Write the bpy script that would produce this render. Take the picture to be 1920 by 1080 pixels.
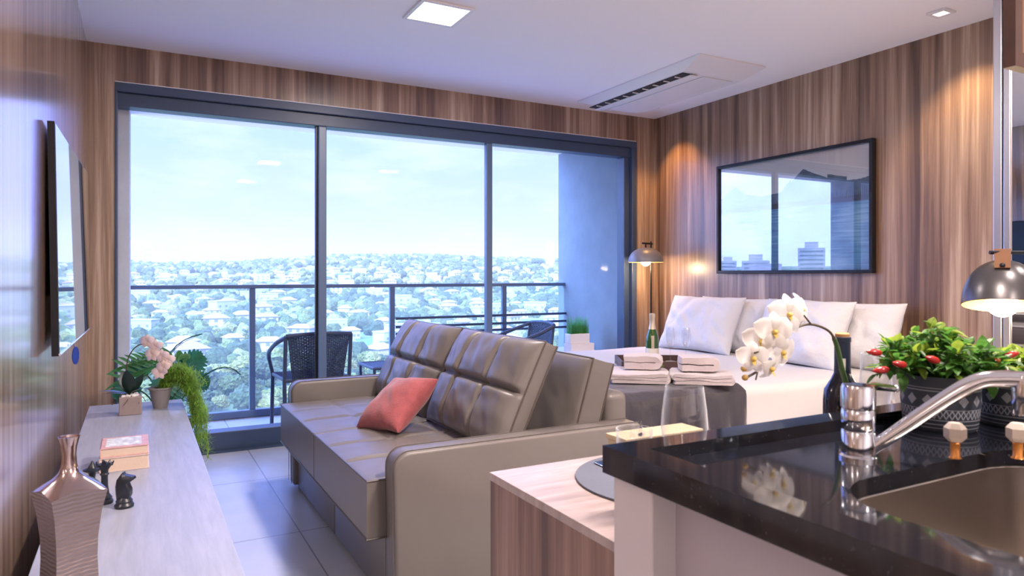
import bpy, bmesh, math, random
from math import sin, cos, pi, radians, sqrt, exp
from mathutils import Vector, Matrix, noise

# ------------------------------------------------------------------ camera, world, lights, exposure
SC = bpy.context.scene
COL = SC.collection
for o in list(bpy.data.objects): bpy.data.objects.remove(o)
random.seed(7)

cam_d = bpy.data.cameras.new('camera'); cam = bpy.data.objects.new('camera', cam_d); COL.objects.link(cam)
cam.location = (0, 0, 1.128); cam.rotation_euler = (pi/2, 0, -0.4966)
cam_d.lens = 1298.2/1920*36; cam_d.sensor_width = 36; cam_d.shift_y = -24.5/1920
cam_d.clip_start = 0.03; cam_d.clip_end = 6000
cam_d.dof.use_dof = True; cam_d.dof.focus_distance = 3.6; cam_d.dof.aperture_fstop = 9
SC.camera = cam
SC.view_settings.view_transform = 'Standard'; SC.view_settings.look = 'None'
SC.view_settings.gamma = 1; SC.view_settings.use_curve_mapping = False
SC.view_settings.exposure = 0.6

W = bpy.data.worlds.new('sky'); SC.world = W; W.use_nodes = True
nt = W.node_tree; nt.nodes.clear()
def N(t, ty, **kw):
    n = t.nodes.new(ty)
    for k, v in kw.items():
        if k.startswith('i_'):
            key = k[2:]; key = int(key) if key.isdigit() else key.replace('_', ' ')
            n.inputs[key].default_value = v
        else: setattr(n, k, v)
    return n
def ramp(t, stops, fac=None, interp='LINEAR'):
    n = t.nodes.new('ShaderNodeValToRGB'); cr = n.color_ramp; cr.interpolation = interp
    while len(cr.elements) < len(stops): cr.elements.new(0.5)
    for e, (p, c) in zip(cr.elements, stops): e.position = p; e.color = (*c, 1) if len(c) == 3 else c
    if fac is not None: t.links.new(fac, n.inputs[0])
    return n
tc = N(nt, 'ShaderNodeTexCoord'); sp = N(nt, 'ShaderNodeSeparateXYZ'); nt.links.new(tc.outputs['Generated'], sp.inputs[0])
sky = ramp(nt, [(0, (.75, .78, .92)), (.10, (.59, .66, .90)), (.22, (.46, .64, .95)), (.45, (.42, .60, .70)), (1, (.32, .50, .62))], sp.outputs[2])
nz = N(nt, 'ShaderNodeTexNoise', i_Scale=5.0, i_Detail=6.0, i_Roughness=.6)
mp = N(nt, 'ShaderNodeMapping'); mp.inputs['Scale'].default_value = (1, 1, 3.2)
nt.links.new(tc.outputs['Generated'], mp.inputs[0]); nt.links.new(mp.outputs[0], nz.inputs['Vector'])
cl = ramp(nt, [(.46, (0, 0, 0)), (.66, (1, 1, 1))], nz.outputs[0])
mx = N(nt, 'ShaderNodeMixRGB'); mx.inputs[2].default_value = (.76, .81, .90, 1)
cm = N(nt, 'ShaderNodeMath', operation='MULTIPLY'); cm.inputs[1].default_value = .75
nt.links.new(cl.outputs[0], cm.inputs[0]); nt.links.new(cm.outputs[0], mx.inputs[0]); nt.links.new(sky.outputs[0], mx.inputs[1])
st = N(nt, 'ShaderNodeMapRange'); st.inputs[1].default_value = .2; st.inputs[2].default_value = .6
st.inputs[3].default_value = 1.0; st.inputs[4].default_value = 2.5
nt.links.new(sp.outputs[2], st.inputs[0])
# the sky is made brighter left of view, to light the room and reflections
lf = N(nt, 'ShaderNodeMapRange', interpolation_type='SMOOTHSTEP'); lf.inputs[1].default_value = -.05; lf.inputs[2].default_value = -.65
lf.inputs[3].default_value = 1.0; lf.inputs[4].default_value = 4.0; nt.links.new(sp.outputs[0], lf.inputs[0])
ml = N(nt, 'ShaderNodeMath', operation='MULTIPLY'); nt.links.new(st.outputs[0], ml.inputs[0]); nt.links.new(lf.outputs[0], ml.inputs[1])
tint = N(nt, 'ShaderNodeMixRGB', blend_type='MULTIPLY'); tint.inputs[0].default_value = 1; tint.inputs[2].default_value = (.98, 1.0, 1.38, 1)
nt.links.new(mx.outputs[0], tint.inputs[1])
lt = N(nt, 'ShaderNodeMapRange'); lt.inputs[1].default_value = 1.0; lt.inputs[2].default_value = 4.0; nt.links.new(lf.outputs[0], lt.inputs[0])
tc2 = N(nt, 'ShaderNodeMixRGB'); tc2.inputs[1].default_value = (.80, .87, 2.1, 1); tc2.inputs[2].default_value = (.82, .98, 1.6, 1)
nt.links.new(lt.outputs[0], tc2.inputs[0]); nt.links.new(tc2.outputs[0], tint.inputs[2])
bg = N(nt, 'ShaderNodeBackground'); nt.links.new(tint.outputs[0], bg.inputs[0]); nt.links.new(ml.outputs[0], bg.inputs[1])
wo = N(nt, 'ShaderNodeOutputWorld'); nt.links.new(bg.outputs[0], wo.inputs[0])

sun_d = bpy.data.lights.new('sun', 'SUN'); sun_d.energy = 2.6; sun_d.color = (1, .90, .72); sun_d.angle = radians(.6)
sun = bpy.data.objects.new('sun', sun_d); COL.objects.link(sun)
sun.rotation_euler = (radians(50), 0, radians(-12))      # shines from behind the building over the valley

def area_lamp(name, loc, size, energy, color, rot=(0, 0, 0), size_y=None, spread=180):
    d = bpy.data.lights.new(name, 'AREA'); d.energy = energy; d.color = color; d.size = size
    d.spread = radians(spread)
    if size_y: d.shape = 'RECTANGLE'; d.size_y = size_y
    o = bpy.data.objects.new(name, d); COL.objects.link(o); o.location = loc; o.rotation_euler = rot
    return o
WARM = (1, .85, .77)
area_lamp('panel_and_fill_light', (1.385, 3.365, 2.478), .25, 22, (1, .88, .84))
area_lamp('panel_and_fill_light', (1.4, .9, 2.478), .25, 55, WARM)  # added fill lamp out of view, brightens the room
area_lamp('panel_and_fill_light', (2.9, .9, 2.478), .25, 17, WARM)  # another unseen fill lamp, added by the wardrobe
area_lamp('panel_and_fill_light', (1.4, -1.0, 2.478), .25, 60, WARM)  # fill lamp added behind the camera
def spot_lamp(name, loc, energy, color, deg, target):
    d = bpy.data.lights.new(name, 'SPOT'); d.energy = energy; d.color = color; d.spot_size = radians(deg); d.spot_blend = .6; d.shadow_soft_size = .02
    o = bpy.data.objects.new(name, d); COL.objects.link(o); o.location = loc
    o.rotation_euler = (Vector(target)-Vector(loc)).to_track_quat('-Z', 'Y').to_euler()
spot_lamp('ceiling_spot_light', (3.69, 2.11, 2.488), 34, (1, .66, .34), 95, (3.95, 2.05, 1.0))
spot_lamp('ceiling_spot_light', (3.71, 4.45, 2.488), 34, (1, .50, .14), 80, (3.98, 4.38, 1.3))

# ------------------------------------------------------------------ room numbers
XL, XR, YW, YB, ZC = -.26, 4.01, 4.76, -2.4, 2.5

# ------------------------------------------------------------------ materials
MATS = {}
def new_mat(name):
    m = bpy.data.materials.new(name); m.use_nodes = True; t = m.node_tree
    b = t.nodes['Principled BSDF']; MATS[name] = m
    return m, t, b
def simple(name, col, rough=.5, metal=0, coat=0, bump=None, spec=.5, sheen=0, trans=0, vary=0, vscale=20, emit=None, es=0):
    m, t, b = new_mat(name)
    b.inputs['Base Color'].default_value = (*col, 1); b.inputs['Roughness'].default_value = rough
    b.inputs['Metallic'].default_value = metal; b.inputs['Coat Weight'].default_value = coat
    b.inputs['Coat Roughness'].default_value = .05
    b.inputs['Specular IOR Level'].default_value = spec; b.inputs['Sheen Weight'].default_value = sheen
    b.inputs['Transmission Weight'].default_value = trans
    if emit: b.inputs['Emission Color'].default_value = (*emit, 1); b.inputs['Emission Strength'].default_value = es
    co = N(t, 'ShaderNodeTexCoord')
    if vary:
        n = N(t, 'ShaderNodeTexNoise', i_Scale=float(vscale), i_Detail=4.0)
        t.links.new(co.outputs['Object'], n.inputs['Vector'])
        r = ramp(t, [(.3, tuple(c*(1-vary) for c in col)), (.7, tuple(min(1, c*(1+vary)) for c in col))], n.outputs[0])
        t.links.new(r.outputs[0], b.inputs['Base Color'])
    if bump:
        sc, strg, dist = bump
        n = N(t, 'ShaderNodeTexNoise', i_Scale=float(sc), i_Detail=5.0)
        t.links.new(co.outputs['Object'], n.inputs['Vector'])
        bp = N(t, 'ShaderNodeBump', i_Strength=strg, i_Distance=dist)
        t.links.new(n.outputs[0], bp.inputs['Height']); t.links.new(bp.outputs[0], b.inputs['Normal'])
    return m
def wood(name, stops, scale, rough=.4, coat=0.0, coat_rough=.1, spec=.5, streak=1.0):
    """vertical grain; scale = mapping scale vector"""
    m, t, b = new_mat(name)
    co = N(t, 'ShaderNodeTexCoord'); mp = N(t, 'ShaderNodeMapping'); mp.inputs['Scale'].default_value = scale
    t.links.new(co.outputs['Object'], mp.inputs[0])
    n1 = N(t, 'ShaderNodeTexNoise', i_Scale=1.0, i_Detail=8.0, i_Roughness=.65, i_Distortion=.35)
    t.links.new(mp.outputs[0], n1.inputs['Vector'])
    mp2 = N(t, 'ShaderNodeMapping'); mp2.inputs['Scale'].default_value = tuple(s*.18 for s in scale)
    t.links.new(co.outputs['Object'], mp2.inputs[0])
    n2 = N(t, 'ShaderNodeTexNoise', i_Scale=1.0, i_Detail=3.0, i_Roughness=.5)
    t.links.new(mp2.outputs[0], n2.inputs['Vector'])
    ma = N(t, 'ShaderNodeMath', operation='ADD'); mu = N(t, 'ShaderNodeMath', operation='MULTIPLY'); mu.inputs[1].default_value = .55*streak
    su = N(t, 'ShaderNodeMath', operation='SUBTRACT'); su.inputs[1].default_value = .275*streak
    t.links.new(n2.outputs[0], mu.inputs[0]); t.links.new(mu.outputs[0], su.inputs[0])
    t.links.new(n1.outputs[0], ma.inputs[0]); t.links.new(su.outputs[0], ma.inputs[1])
    r = ramp(t, stops, ma.outputs[0]); t.links.new(r.outputs[0], b.inputs['Base Color'])
    b.inputs['Roughness'].default_value = rough; b.inputs['Coat Weight'].default_value = coat
    b.inputs['Coat Roughness'].default_value = coat_rough; b.inputs['Specular IOR Level'].default_value = spec
    bp = N(t, 'ShaderNodeBump', i_Strength=.12, i_Distance=.002)
    t.links.new(n1.outputs[0], bp.inputs['Height']); t.links.new(bp.outputs[0], b.inputs['Normal'])
    return m
BROWN = [(.32, (.085, .045, .030)), (.45, (.205, .122, .080)), (.57, (.32, .21, .145)), (.70, (.52, .39, .29))]
M_wallR = wood('wood_laminate', BROWN, (19, 19, .5), rough=.36, coat=.5, coat_rough=.3)
M_wallL = wood('wood_laminate_glossy', BROWN, (19, 19, .5), rough=.28, coat=1.0, coat_rough=.12, spec=.9); M_wallL.node_tree.nodes['Principled BSDF'].inputs['Coat IOR'].default_value = 4.0
M_tablewood = wood('wood_table_side', [(.3, (.085, .04, .032)), (.5, (.20, .11, .085)), (.7, (.34, .21, .165))], (34, 34, .9), rough=.35)
M_tabletop = wood('wood_table_top', [(.3, (.30, .235, .22)), (.5, (.39, .31, .295)), (.7, (.47, .39, .37))], (4, 40, 4), rough=.3)
M_console = wood('wood_console_top', [(.3, (.30, .32, .40)), (.5, (.345, .365, .455)), (.7, (.39, .41, .51))], (60, 5, 20), rough=.38)
M_consoleside = wood('wood_console_side', [(.3, (.44, .42, .46)), (.7, (.60, .58, .62))], (60, 60, 2), rough=.4)
M_cabinet = wood('wood_cabinet', [(.3, (.20, .085, .04)), (.7, (.34, .16, .075))], (6, 6, 1), rough=.4)
M_cabdark = simple('cabinet_frame_wood', (.09, .04, .03), .45, vary=.2)
M_ceil = simple('ceiling_paint', (.93, .91, .94), .85)
M_white = simple('white_paint', (.78, .76, .78), .5)
M_counterbase = simple('kitchen_panel', (.40, .36, .41), .5)
M_counterend = simple('kitchen_end_panel', (.58, .54, .57), .5)
M_alu = simple('dark_anodised_frame', (.042, .070, .135), .4)
M_alu2 = simple('grey_anodised_mullion', (.10, .155, .26), .35)
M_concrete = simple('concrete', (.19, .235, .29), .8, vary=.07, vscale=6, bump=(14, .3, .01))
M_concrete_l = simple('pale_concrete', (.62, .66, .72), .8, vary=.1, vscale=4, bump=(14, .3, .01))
M_slab = simple('balcony_soffit', (.80, .78, .78), .8)
M_leather = simple('taupe_leather', (.155, .137, .130), .40, bump=(260, .10, .002), vary=.06, vscale=3)
M_pipe = simple('leather_piping', (.085, .07, .062), .4)
M_seam = simple('seam_thread', (.10, .085, .08), .6)
M_red = simple('coral_fabric', (.33, .072, .082), .85, sheen=.3, bump=(160, .5, .003), vary=.15, vscale=30)
M_linen = simple('white_linen', (.60, .60, .64), .9, sheen=.1, bump=(9, .6, .03))
M_sheet = simple('white_sheet', (.60, .59, .61), .9, bump=(5, .3, .02))
M_throw = simple('charcoal_throw', (.032, .028, .042), .40, sheen=.3, bump=(9, .4, .02))
M_towel = simple('towel_cotton', (.52, .455, .475), .95, sheen=.4, bump=(220, .6, .004))
M_black = simple('black_metal', (.018, .018, .022), .35, metal=.6)
M_shade = simple('lamp_shade_metal', (.085, .08, .085), .3, metal=.6)
M_shade_lit = simple('lamp_shade_lit', (.20, .19, .21), .4, metal=.2)  # far shade: window light painted into the black shade's colour
M_shade_in = simple('lamp_shade_lining', (.75, .48, .16), .4, metal=.3)
M_leatherstrap = simple('tan_strap', (.12, .045, .018), .5, bump=(120, .2, .002))
M_bulb = simple('lamp_bulb', (1, .95, .85), .4, emit=(1, .84, .66), es=5)
M_panel = simple('led_diffuser', (1, 1, 1), .5, emit=(1, .95, .86), es=2.2)
M_spotglow = simple('spot_diffuser', (1, 1, 1), .5, emit=(1, .9, .75), es=2.0)
M_plastic = simple('white_plastic', (.80, .79, .82), .4)
M_dark = simple('dark_cavity', (.02, .022, .03), .6)
M_chrome = simple('chrome', (.72, .74, .80), .09, metal=1)
M_steel = simple('brushed_steel', (.55, .50, .46), .22, metal=1, bump=(60, .05, .002))
M_rosemetal = simple('rose_metal_glaze', (.48, .38, .38), .16, metal=1)
M_hammer = simple('ribbed_metal_glaze', (.30, .245, .25), .36, metal=.85)
_t = M_hammer.node_tree; _w = N(_t, 'ShaderNodeTexWave', wave_type='BANDS', bands_direction='Z', i_Scale=38.0, i_Distortion=3.0, i_Detail=3.0); _c = N(_t, 'ShaderNodeTexCoord'); _b = N(_t, 'ShaderNodeBump', i_Strength=.5, i_Distance=.002)
_t.links.new(_c.outputs['Object'], _w.inputs[0]); _t.links.new(_w.outputs[0], _b.inputs['Height']); _t.links.new(_b.outputs[0], _t.nodes['Principled BSDF'].inputs['Normal'])
M_blackglaze = simple('black_resin', (.012, .016, .028), .35)
M_paper = simple('book_pages', (.66, .52, .42), .8, bump=(300, .4, .002))
M_cover = simple('book_cover', (.62, .36, .36), .4, vary=.2, vscale=40)
M_coverart = simple('book_cover_art', (.66, .70, .72), .4, vary=.35, vscale=50)
M_cover2 = simple('pale_book_cover', (.62, .50, .48), .5)
M_clay = simple('clay_pot', (.30, .24, .235), .75, bump=(60, .3, .004))
M_clay2 = simple('grey_stone_pot', (.23, .21, .22), .7, bump=(60, .2, .004))
M_soil = simple('soil', (.05, .035, .025), .95, bump=(60, 1, .01))
M_pinkpetal = simple('pink_petal', (.80, .64, .60), .6)
M_petal = simple('white_petal', (.84, .80, .76), .55, vary=.04, vscale=30)
M_lip = simple('yellow_lip', (.72, .52, .12), .5)
M_bud = simple('ochre_bud', (.45, .27, .07), .5)
M_stem = simple('dark_stem', (.075, .055, .035), .5)
M_gstem = simple('green_stem', (.045, .10, .03), .5)
M_darkleaf = simple('dark_leaf', (.012, .032, .025), .35)
M_leaf = simple('green_leaf', (.05, .20, .06), .4, vary=.4, vscale=8)
M_teal = simple('monstera_leaf', (.03, .16, .09), .35, vary=.3, vscale=8)
M_fern = simple('fern_green', (.24, .40, .07), .6, vary=.4, vscale=30)
M_pepleaf = simple('pepper_leaf', (.055, .15, .025), .4, vary=.5, vscale=60)
M_pepleaf2 = simple('yellow_green_leaf', (.20, .28, .035), .4, vary=.3, vscale=60)
M_pepper = simple('red_pepper', (.32, .014, .014), .2)
M_grass = simple('bright_grass', (.09, .33, .10), .5, vary=.3, vscale=30)
M_wine = simple('black_bottle_glass', (.005, .007, .018), .1, coat=.1)
M_foil = simple('wine_foil', (.014, .022, .05), .4)
M_cork = simple('cork', (.42, .22, .09), .7)
M_green = simple('green_bottle_glass', (.025, .085, .018), .08, coat=.5)
M_gold = simple('gold_foil', (.66, .56, .44), .35, metal=.5)
M_label = simple('bottle_label', (.78, .75, .68), .6)
M_wicker = simple('dark_wicker', (.045, .062, .115), .5)
M_placemat = simple('grey_placemat', (.10, .11, .15), .7, bump=(300, .4, .002))
M_cream = simple('cream_wood', (.50, .40, .26), .5)
M_tray = simple('dark_tray', (.06, .03, .03), .4)
M_bluetag = simple('blue_tag', (.008, .03, .26), .4)
M_wax = simple('pale_knob', (.46, .39, .34), .4)
M_amber = simple('amber_stem', (.62, .25, .06), .2, metal=.5)
M_art_sky = simple('art_sky', (.62, .65, .72), .6); M_art_mt = simple('art_mountain', (.10, .15, .22), .6, vary=.3, vscale=15)
M_art_snow = simple('art_snow', (.62, .68, .76), .6); M_art_tree = simple('art_forest', (.045, .04, .05), .6)
M_mullmet = M_alu2

def leafy(m, k=.45, boost=1.6):
    t = m.node_tree; b = t.nodes['Principled BSDF']; out = [n for n in t.nodes if n.type == 'OUTPUT_MATERIAL'][0]
    tr = N(t, 'ShaderNodeBsdfTranslucent'); ms = N(t, 'ShaderNodeMixShader'); ms.inputs[0].default_value = k
    src = b.inputs['Base Color']
    mc = N(t, 'ShaderNodeMixRGB', blend_type='MULTIPLY'); mc.inputs[0].default_value = 1; mc.inputs[2].default_value = (boost, boost, boost, 1)
    if src.links: t.links.new(src.links[0].from_socket, mc.inputs[1])
    else: mc.inputs[1].default_value = src.default_value
    t.links.new(mc.outputs[0], tr.inputs[0]); t.links.new(b.outputs[0], ms.inputs[1]); t.links.new(tr.outputs[0], ms.inputs[2]); t.links.new(ms.outputs[0], out.inputs[0])
for m_ in (M_leaf, M_teal, M_fern, M_grass, M_pepleaf, M_pepleaf2): leafy(m_)
leafy(M_petal, .35, 1.1); leafy(M_pinkpetal, .35, 1.1)
def granite():
    m, t, b = new_mat('black_granite')
    co = N(t, 'ShaderNodeTexCoord'); n = N(t, 'ShaderNodeTexNoise', i_Scale=220.0, i_Detail=2.0)
    t.links.new(co.outputs['Object'], n.inputs['Vector'])
    r = ramp(t, [(.0, (.006, .007, .011)), (.66, (.008, .009, .014)), (.75, (.05, .05, .06))], n.outputs[0])
    t.links.new(r.outputs[0], b.inputs['Base Color']); b.inputs['Roughness'].default_value = .07
    b.inputs['Specular IOR Level'].default_value = .7; b.inputs['Coat Weight'].default_value = .2; b.inputs['Coat Roughness'].default_value = .03
    return m
M_granite = granite()
def art_water():
    m, t, b = new_mat('art_water')
    co = N(t, 'ShaderNodeTexCoord'); mp = N(t, 'ShaderNodeMapping'); mp.inputs['Scale'].default_value = (1, 2, 40)
    t.links.new(co.outputs['Object'], mp.inputs[0]); n = N(t, 'ShaderNodeTexNoise', i_Scale=2.0, i_Detail=3.0); t.links.new(mp.outputs[0], n.inputs['Vector'])
    n2 = N(t, 'ShaderNodeTexNoise', i_Scale=2.2, i_Detail=2.0); t.links.new(co.outputs['Object'], n2.inputs['Vector'])
    ad = N(t, 'ShaderNodeMath', operation='MULTIPLY_ADD'); ad.inputs[1].default_value = .35
    t.links.new(n.outputs[0], ad.inputs[0]); t.links.new(n2.outputs[0], ad.inputs[2])
    r = ramp(t, [(.50, (.04, .11, .22)), (.66, (.09, .28, .50)), (.80, (.34, .58, .74))], ad.outputs[0])
    t.links.new(r.outputs[0], b.inputs['Base Color']); return m
M_art_water = art_water()
def tiles(name, c1, c2, size, off, rough, grout=(.25, .26, .28)):
    m, t, b = new_mat(name)
    co = N(t, 'ShaderNodeTexCoord'); mp = N(t, 'ShaderNodeMapping')
    mp.inputs['Location'].default_value = (off[0], off[1], 0)
    t.links.new(co.outputs['Object'], mp.inputs[0])
    br = N(t, 'ShaderNodeTexBrick', offset=0.0, squash=1.0)
    br.inputs['Scale'].default_value = 1; br.inputs['Mortar Size'].default_value = .0035; br.inputs['Mortar Smooth'].default_value = .1
    br.inputs['Brick Width'].default_value = size; br.inputs['Row Height'].default_value = size
    br.inputs['Mortar'].default_value = (*grout, 1)
    t.links.new(mp.outputs[0], br.inputs[0])
    n = N(t, 'ShaderNodeTexNoise', i_Scale=2.5, i_Detail=7.0); t.links.new(co.outputs['Object'], n.inputs['Vector'])
    r = ramp(t, [(.35, c1), (.65, c2)], n.outputs[0])
    t.links.new(r.outputs[0], br.inputs['Color1']); t.links.new(r.outputs[0], br.inputs['Color2'])
    t.links.new(br.outputs[0], b.inputs['Base Color']); b.inputs['Roughness'].default_value = rough
    return m
M_floor = tiles('floor_tile', (.44, .46, .49), (.52, .53, .56), .9, (-.63, -3.12), .24)
M_btile = tiles('balcony_tile', (.50, .52, .56), (.60, .62, .66), .6, (0, 0), .5)
def thin_glass(name, tint=(1, 1, 1), refl=1.0, milk=0.0, milkcol=(.8, .9, 1), rough=.0, ior=1.45, edge=1.0, rimlight=0.0):
    m = bpy.data.materials.new(name); m.use_nodes = True; t = m.node_tree; t.nodes.clear()
    tr = N(t, 'ShaderNodeBsdfTransparent'); tr.inputs[0].default_value = (*tint, 1)
    gl = N(t, 'ShaderNodeBsdfGlossy'); gl.inputs['Roughness'].default_value = rough
    lw = N(t, 'ShaderNodeLayerWeight'); lw.inputs[0].default_value = .5; f0 = ((ior-1)/(ior+1))**2
    pw = N(t, 'ShaderNodeMath', operation='POWER'); pw.inputs[1].default_value = 4.0; t.links.new(lw.outputs['Facing'], pw.inputs[0])
    fr = N(t, 'ShaderNodeMath', operation='MULTIPLY_ADD'); fr.inputs[1].default_value = (1-f0)*edge; fr.inputs[2].default_value = f0; t.links.new(pw.outputs[0], fr.inputs[0])
    mu = N(t, 'ShaderNodeMath', operation='MULTIPLY', use_clamp=True); mu.inputs[1].default_value = refl
    t.links.new(fr.outputs[0], mu.inputs[0])
    ms = N(t, 'ShaderNodeMixShader'); t.links.new(mu.outputs[0], ms.inputs[0]); t.links.new(tr.outputs[0], ms.inputs[1]); t.links.new(gl.outputs[0], ms.inputs[2])
    out = N(t, 'ShaderNodeOutputMaterial'); last = ms
    if rimlight:
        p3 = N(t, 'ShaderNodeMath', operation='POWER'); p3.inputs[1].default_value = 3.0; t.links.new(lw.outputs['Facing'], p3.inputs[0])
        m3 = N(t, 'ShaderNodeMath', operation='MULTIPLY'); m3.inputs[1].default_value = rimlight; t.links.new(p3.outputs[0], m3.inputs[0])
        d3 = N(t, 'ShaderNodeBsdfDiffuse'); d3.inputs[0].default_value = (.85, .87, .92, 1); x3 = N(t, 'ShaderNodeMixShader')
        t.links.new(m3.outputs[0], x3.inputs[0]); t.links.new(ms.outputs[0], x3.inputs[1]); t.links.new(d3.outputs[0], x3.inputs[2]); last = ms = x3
    if milk:
        df = N(t, 'ShaderNodeBsdfTranslucent'); df.inputs[0].default_value = (*milkcol, 1)
        m2 = N(t, 'ShaderNodeMixShader'); m2.inputs[0].default_value = milk
        t.links.new(ms.outputs[0], m2.inputs[1]); t.links.new(df.outputs[0], m2.inputs[2]); last = m2
    t.links.new(last.outputs[0], out.inputs[0]); MATS[name] = m
    return m
M_glass = thin_glass('window_glass', (.985, .99, 1), .06)
M_railglass = thin_glass('railing_glass', (.93, .98, .99), 1.0, milk=.03)
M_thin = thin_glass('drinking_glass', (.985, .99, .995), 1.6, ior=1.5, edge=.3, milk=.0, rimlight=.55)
M_picglass = thin_glass('picture_glass', (1, 1, 1), 4.0, ior=1.5)
M_mirror = simple('mirror_silver', (.86, .87, .88), .015, metal=1)
def tvscreen():
    m, t, b = new_mat('tv_screen'); b.inputs['Base Color'].default_value = (.004, .005, .008, 1)
    b.inputs['Roughness'].default_value = .03; b.inputs['Specular IOR Level'].default_value = 1.0
    b.inputs['Coat Weight'].default_value = 1; b.inputs['Coat Roughness'].default_value = .01; b.inputs['Coat IOR'].default_value = 1.8
    return m
M_tv = tvscreen()
def pattern_pot():
    m, t, b = new_mat('patterned_pot')
    co = N(t, 'ShaderNodeTexCoord'); s = N(t, 'ShaderNodeSeparateXYZ'); t.links.new(co.outputs['Object'], s.inputs[0])
    def math(op, a, bb=None, clamp=False):
        n = N(t, 'ShaderNodeMath', operation=op); n.use_clamp = clamp
        for i, v in enumerate((a, bb)):
            if v is None: continue
            if isinstance(v, (int, float)): n.inputs[i].default_value = v
            else: t.links.new(v, n.inputs[i])
        return n.outputs[0]
    ang = math('MULTIPLY', math('ARCTAN2', s.outputs[1], s.outputs[0]), 14/(2*pi))
    tri = math('ABSOLUTE', math('SUBTRACT', math('FRACT', ang), .5))          # 0..0.5
    tri3 = math('ABSOLUTE', math('SUBTRACT', math('FRACT', math('MULTIPLY', ang, 3)), .5))
    z = s.outputs[2]
    def band(z0, z1): return math('MULTIPLY', math('GREATER_THAN', z, z0), math('LESS_THAN', z, z1))
    dz = math('MULTIPLY', math('ABSOLUTE', math('SUBTRACT', z, .050)), 36)   # diamonds centred at z=.05
    dia = math('MULTIPLY', math('LESS_THAN', math('ADD', tri, dz), .33), band(.038, .062))
    zz = math('MULTIPLY', math('ABSOLUTE', math('SUBTRACT', z, .029)), 60)
    small = math('MULTIPLY', math('LESS_THAN', math('ABSOLUTE', math('SUBTRACT', math('ADD', tri3, zz), .42)), .12), band(.022, .036))
    lines = None
    for a, c in ((.064, .0655), (.0685, .0695), (.019, .0205), (.0125, .014), (.036, .0368), (.007, .008)):
        bnd = band(a, c); lines = bnd if lines is None else math('MAXIMUM', lines, bnd)
    f = math('MAXIMUM', math('MAXIMUM', dia, small), lines)
    mx = N(t, 'ShaderNodeMixRGB'); mx.inputs[1].default_value = (.022, .028, .045, 1); mx.inputs[2].default_value = (.24, .25, .29, 1)
    t.links.new(f, mx.inputs[0]); t.links.new(mx.outputs[0], b.inputs['Base Color']); b.inputs['Roughness'].default_value = .6
    return m
M_pot = pattern_pot()

# ------------------------------------------------------------------ builders
WM = {}
def wm(o): return WM.get(o.name, Matrix.Identity(4))
def props(o, label=None, cat=None, kind=None, group=None):
    if label: o['label'] = label
    if cat: o['category'] = cat
    if kind: o['kind'] = kind
    if group: o['group'] = group
    return o
def thing(name, loc, label, cat, rz=0, group=None, rot=None):
    o = bpy.data.objects.new(name, None); COL.objects.link(o); o.empty_display_size = .1
    o.location = loc; o.rotation_euler = rot if rot else (0, 0, rz)
    WM[o.name] = Matrix.Translation(loc) @ o.rotation_euler.to_matrix().to_4x4()
    return props(o, label, cat, None, group)
def mesh(name, bm, mat, parent=None, smooth=False, local=True, recenter=True, angle=40, **kw):
    """links bm as ONE object. local=True: coordinates are in the parent's frame; otherwise world ones."""
    if parent is not None and not local: bm.transform(wm(parent).inverted())
    bm.normal_update()
    me = bpy.data.meshes.new(name)
    off = Vector((0, 0, 0))
    if parent is None and recenter and len(bm.verts):
        xs = [v.co.x for v in bm.verts]; ys = [v.co.y for v in bm.verts]; zs = [v.co.z for v in bm.verts]
        off = Vector(((min(xs)+max(xs))/2, (min(ys)+max(ys))/2, min(zs)))
        bmesh.ops.translate(bm, verts=bm.verts, vec=-off)
    if smooth:
        a = radians(angle)
        for f in bm.faces: f.smooth = True
        for e in bm.edges:
            if len(e.link_faces) == 2 and e.calc_face_angle(0) > a: e.smooth = False
    bm.to_mesh(me); bm.free()
    for m in (mat if isinstance(mat, (list, tuple)) else [mat]): me.materials.append(m)
    o = bpy.data.objects.new(name, me); COL.objects.link(o)
    if parent is not None: o.parent = parent; WM[o.name] = wm(parent).copy()
    else: o.location = off; WM[o.name] = Matrix.Translation(off)
    return props(o, **kw)
def dup(root, loc, rz=None, **kw):
    r = root.copy(); COL.objects.link(r); r.location = loc
    if rz is not None: r.rotation_euler = (0, 0, rz)
    WM[r.name] = Matrix.Translation(loc) @ r.rotation_euler.to_matrix().to_4x4()
    def rec(a, b):
        for ch in [c for c in a.children]:
            c = ch.copy(); COL.objects.link(c); c.parent = b; rec(ch, c)
    rec(root, r)
    return props(r, **kw)
def B(): return bmesh.new()
def box(bm, x0, x1, y0, y1, z0, z1, bev=0, seg=2, mat=0, M=None):
    r = bmesh.ops.create_cube(bm, size=1)
    vs = r['verts']
    for v in vs: v.co = Vector(((x0+x1)/2+v.co.x*(x1-x0), (y0+y1)/2+v.co.y*(y1-y0), (z0+z1)/2+v.co.z*(z1-z0)))
    fs = set(f for v in vs for f in v.link_faces)
    for f in fs: f.material_index = mat
    if bev:
        es = list(set(e for v in vs for e in v.link_edges))
        rr = bmesh.ops.bevel(bm, geom=es, offset=bev, segments=seg, profile=.5, affect='EDGES')
        for f in rr['faces']: f.material_index = mat
        vs = list(set(v for f in rr['faces'] for v in f.verts))
    if M is not None: bmesh.ops.transform(bm, matrix=M, verts=list(vs))
    return bm
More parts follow.
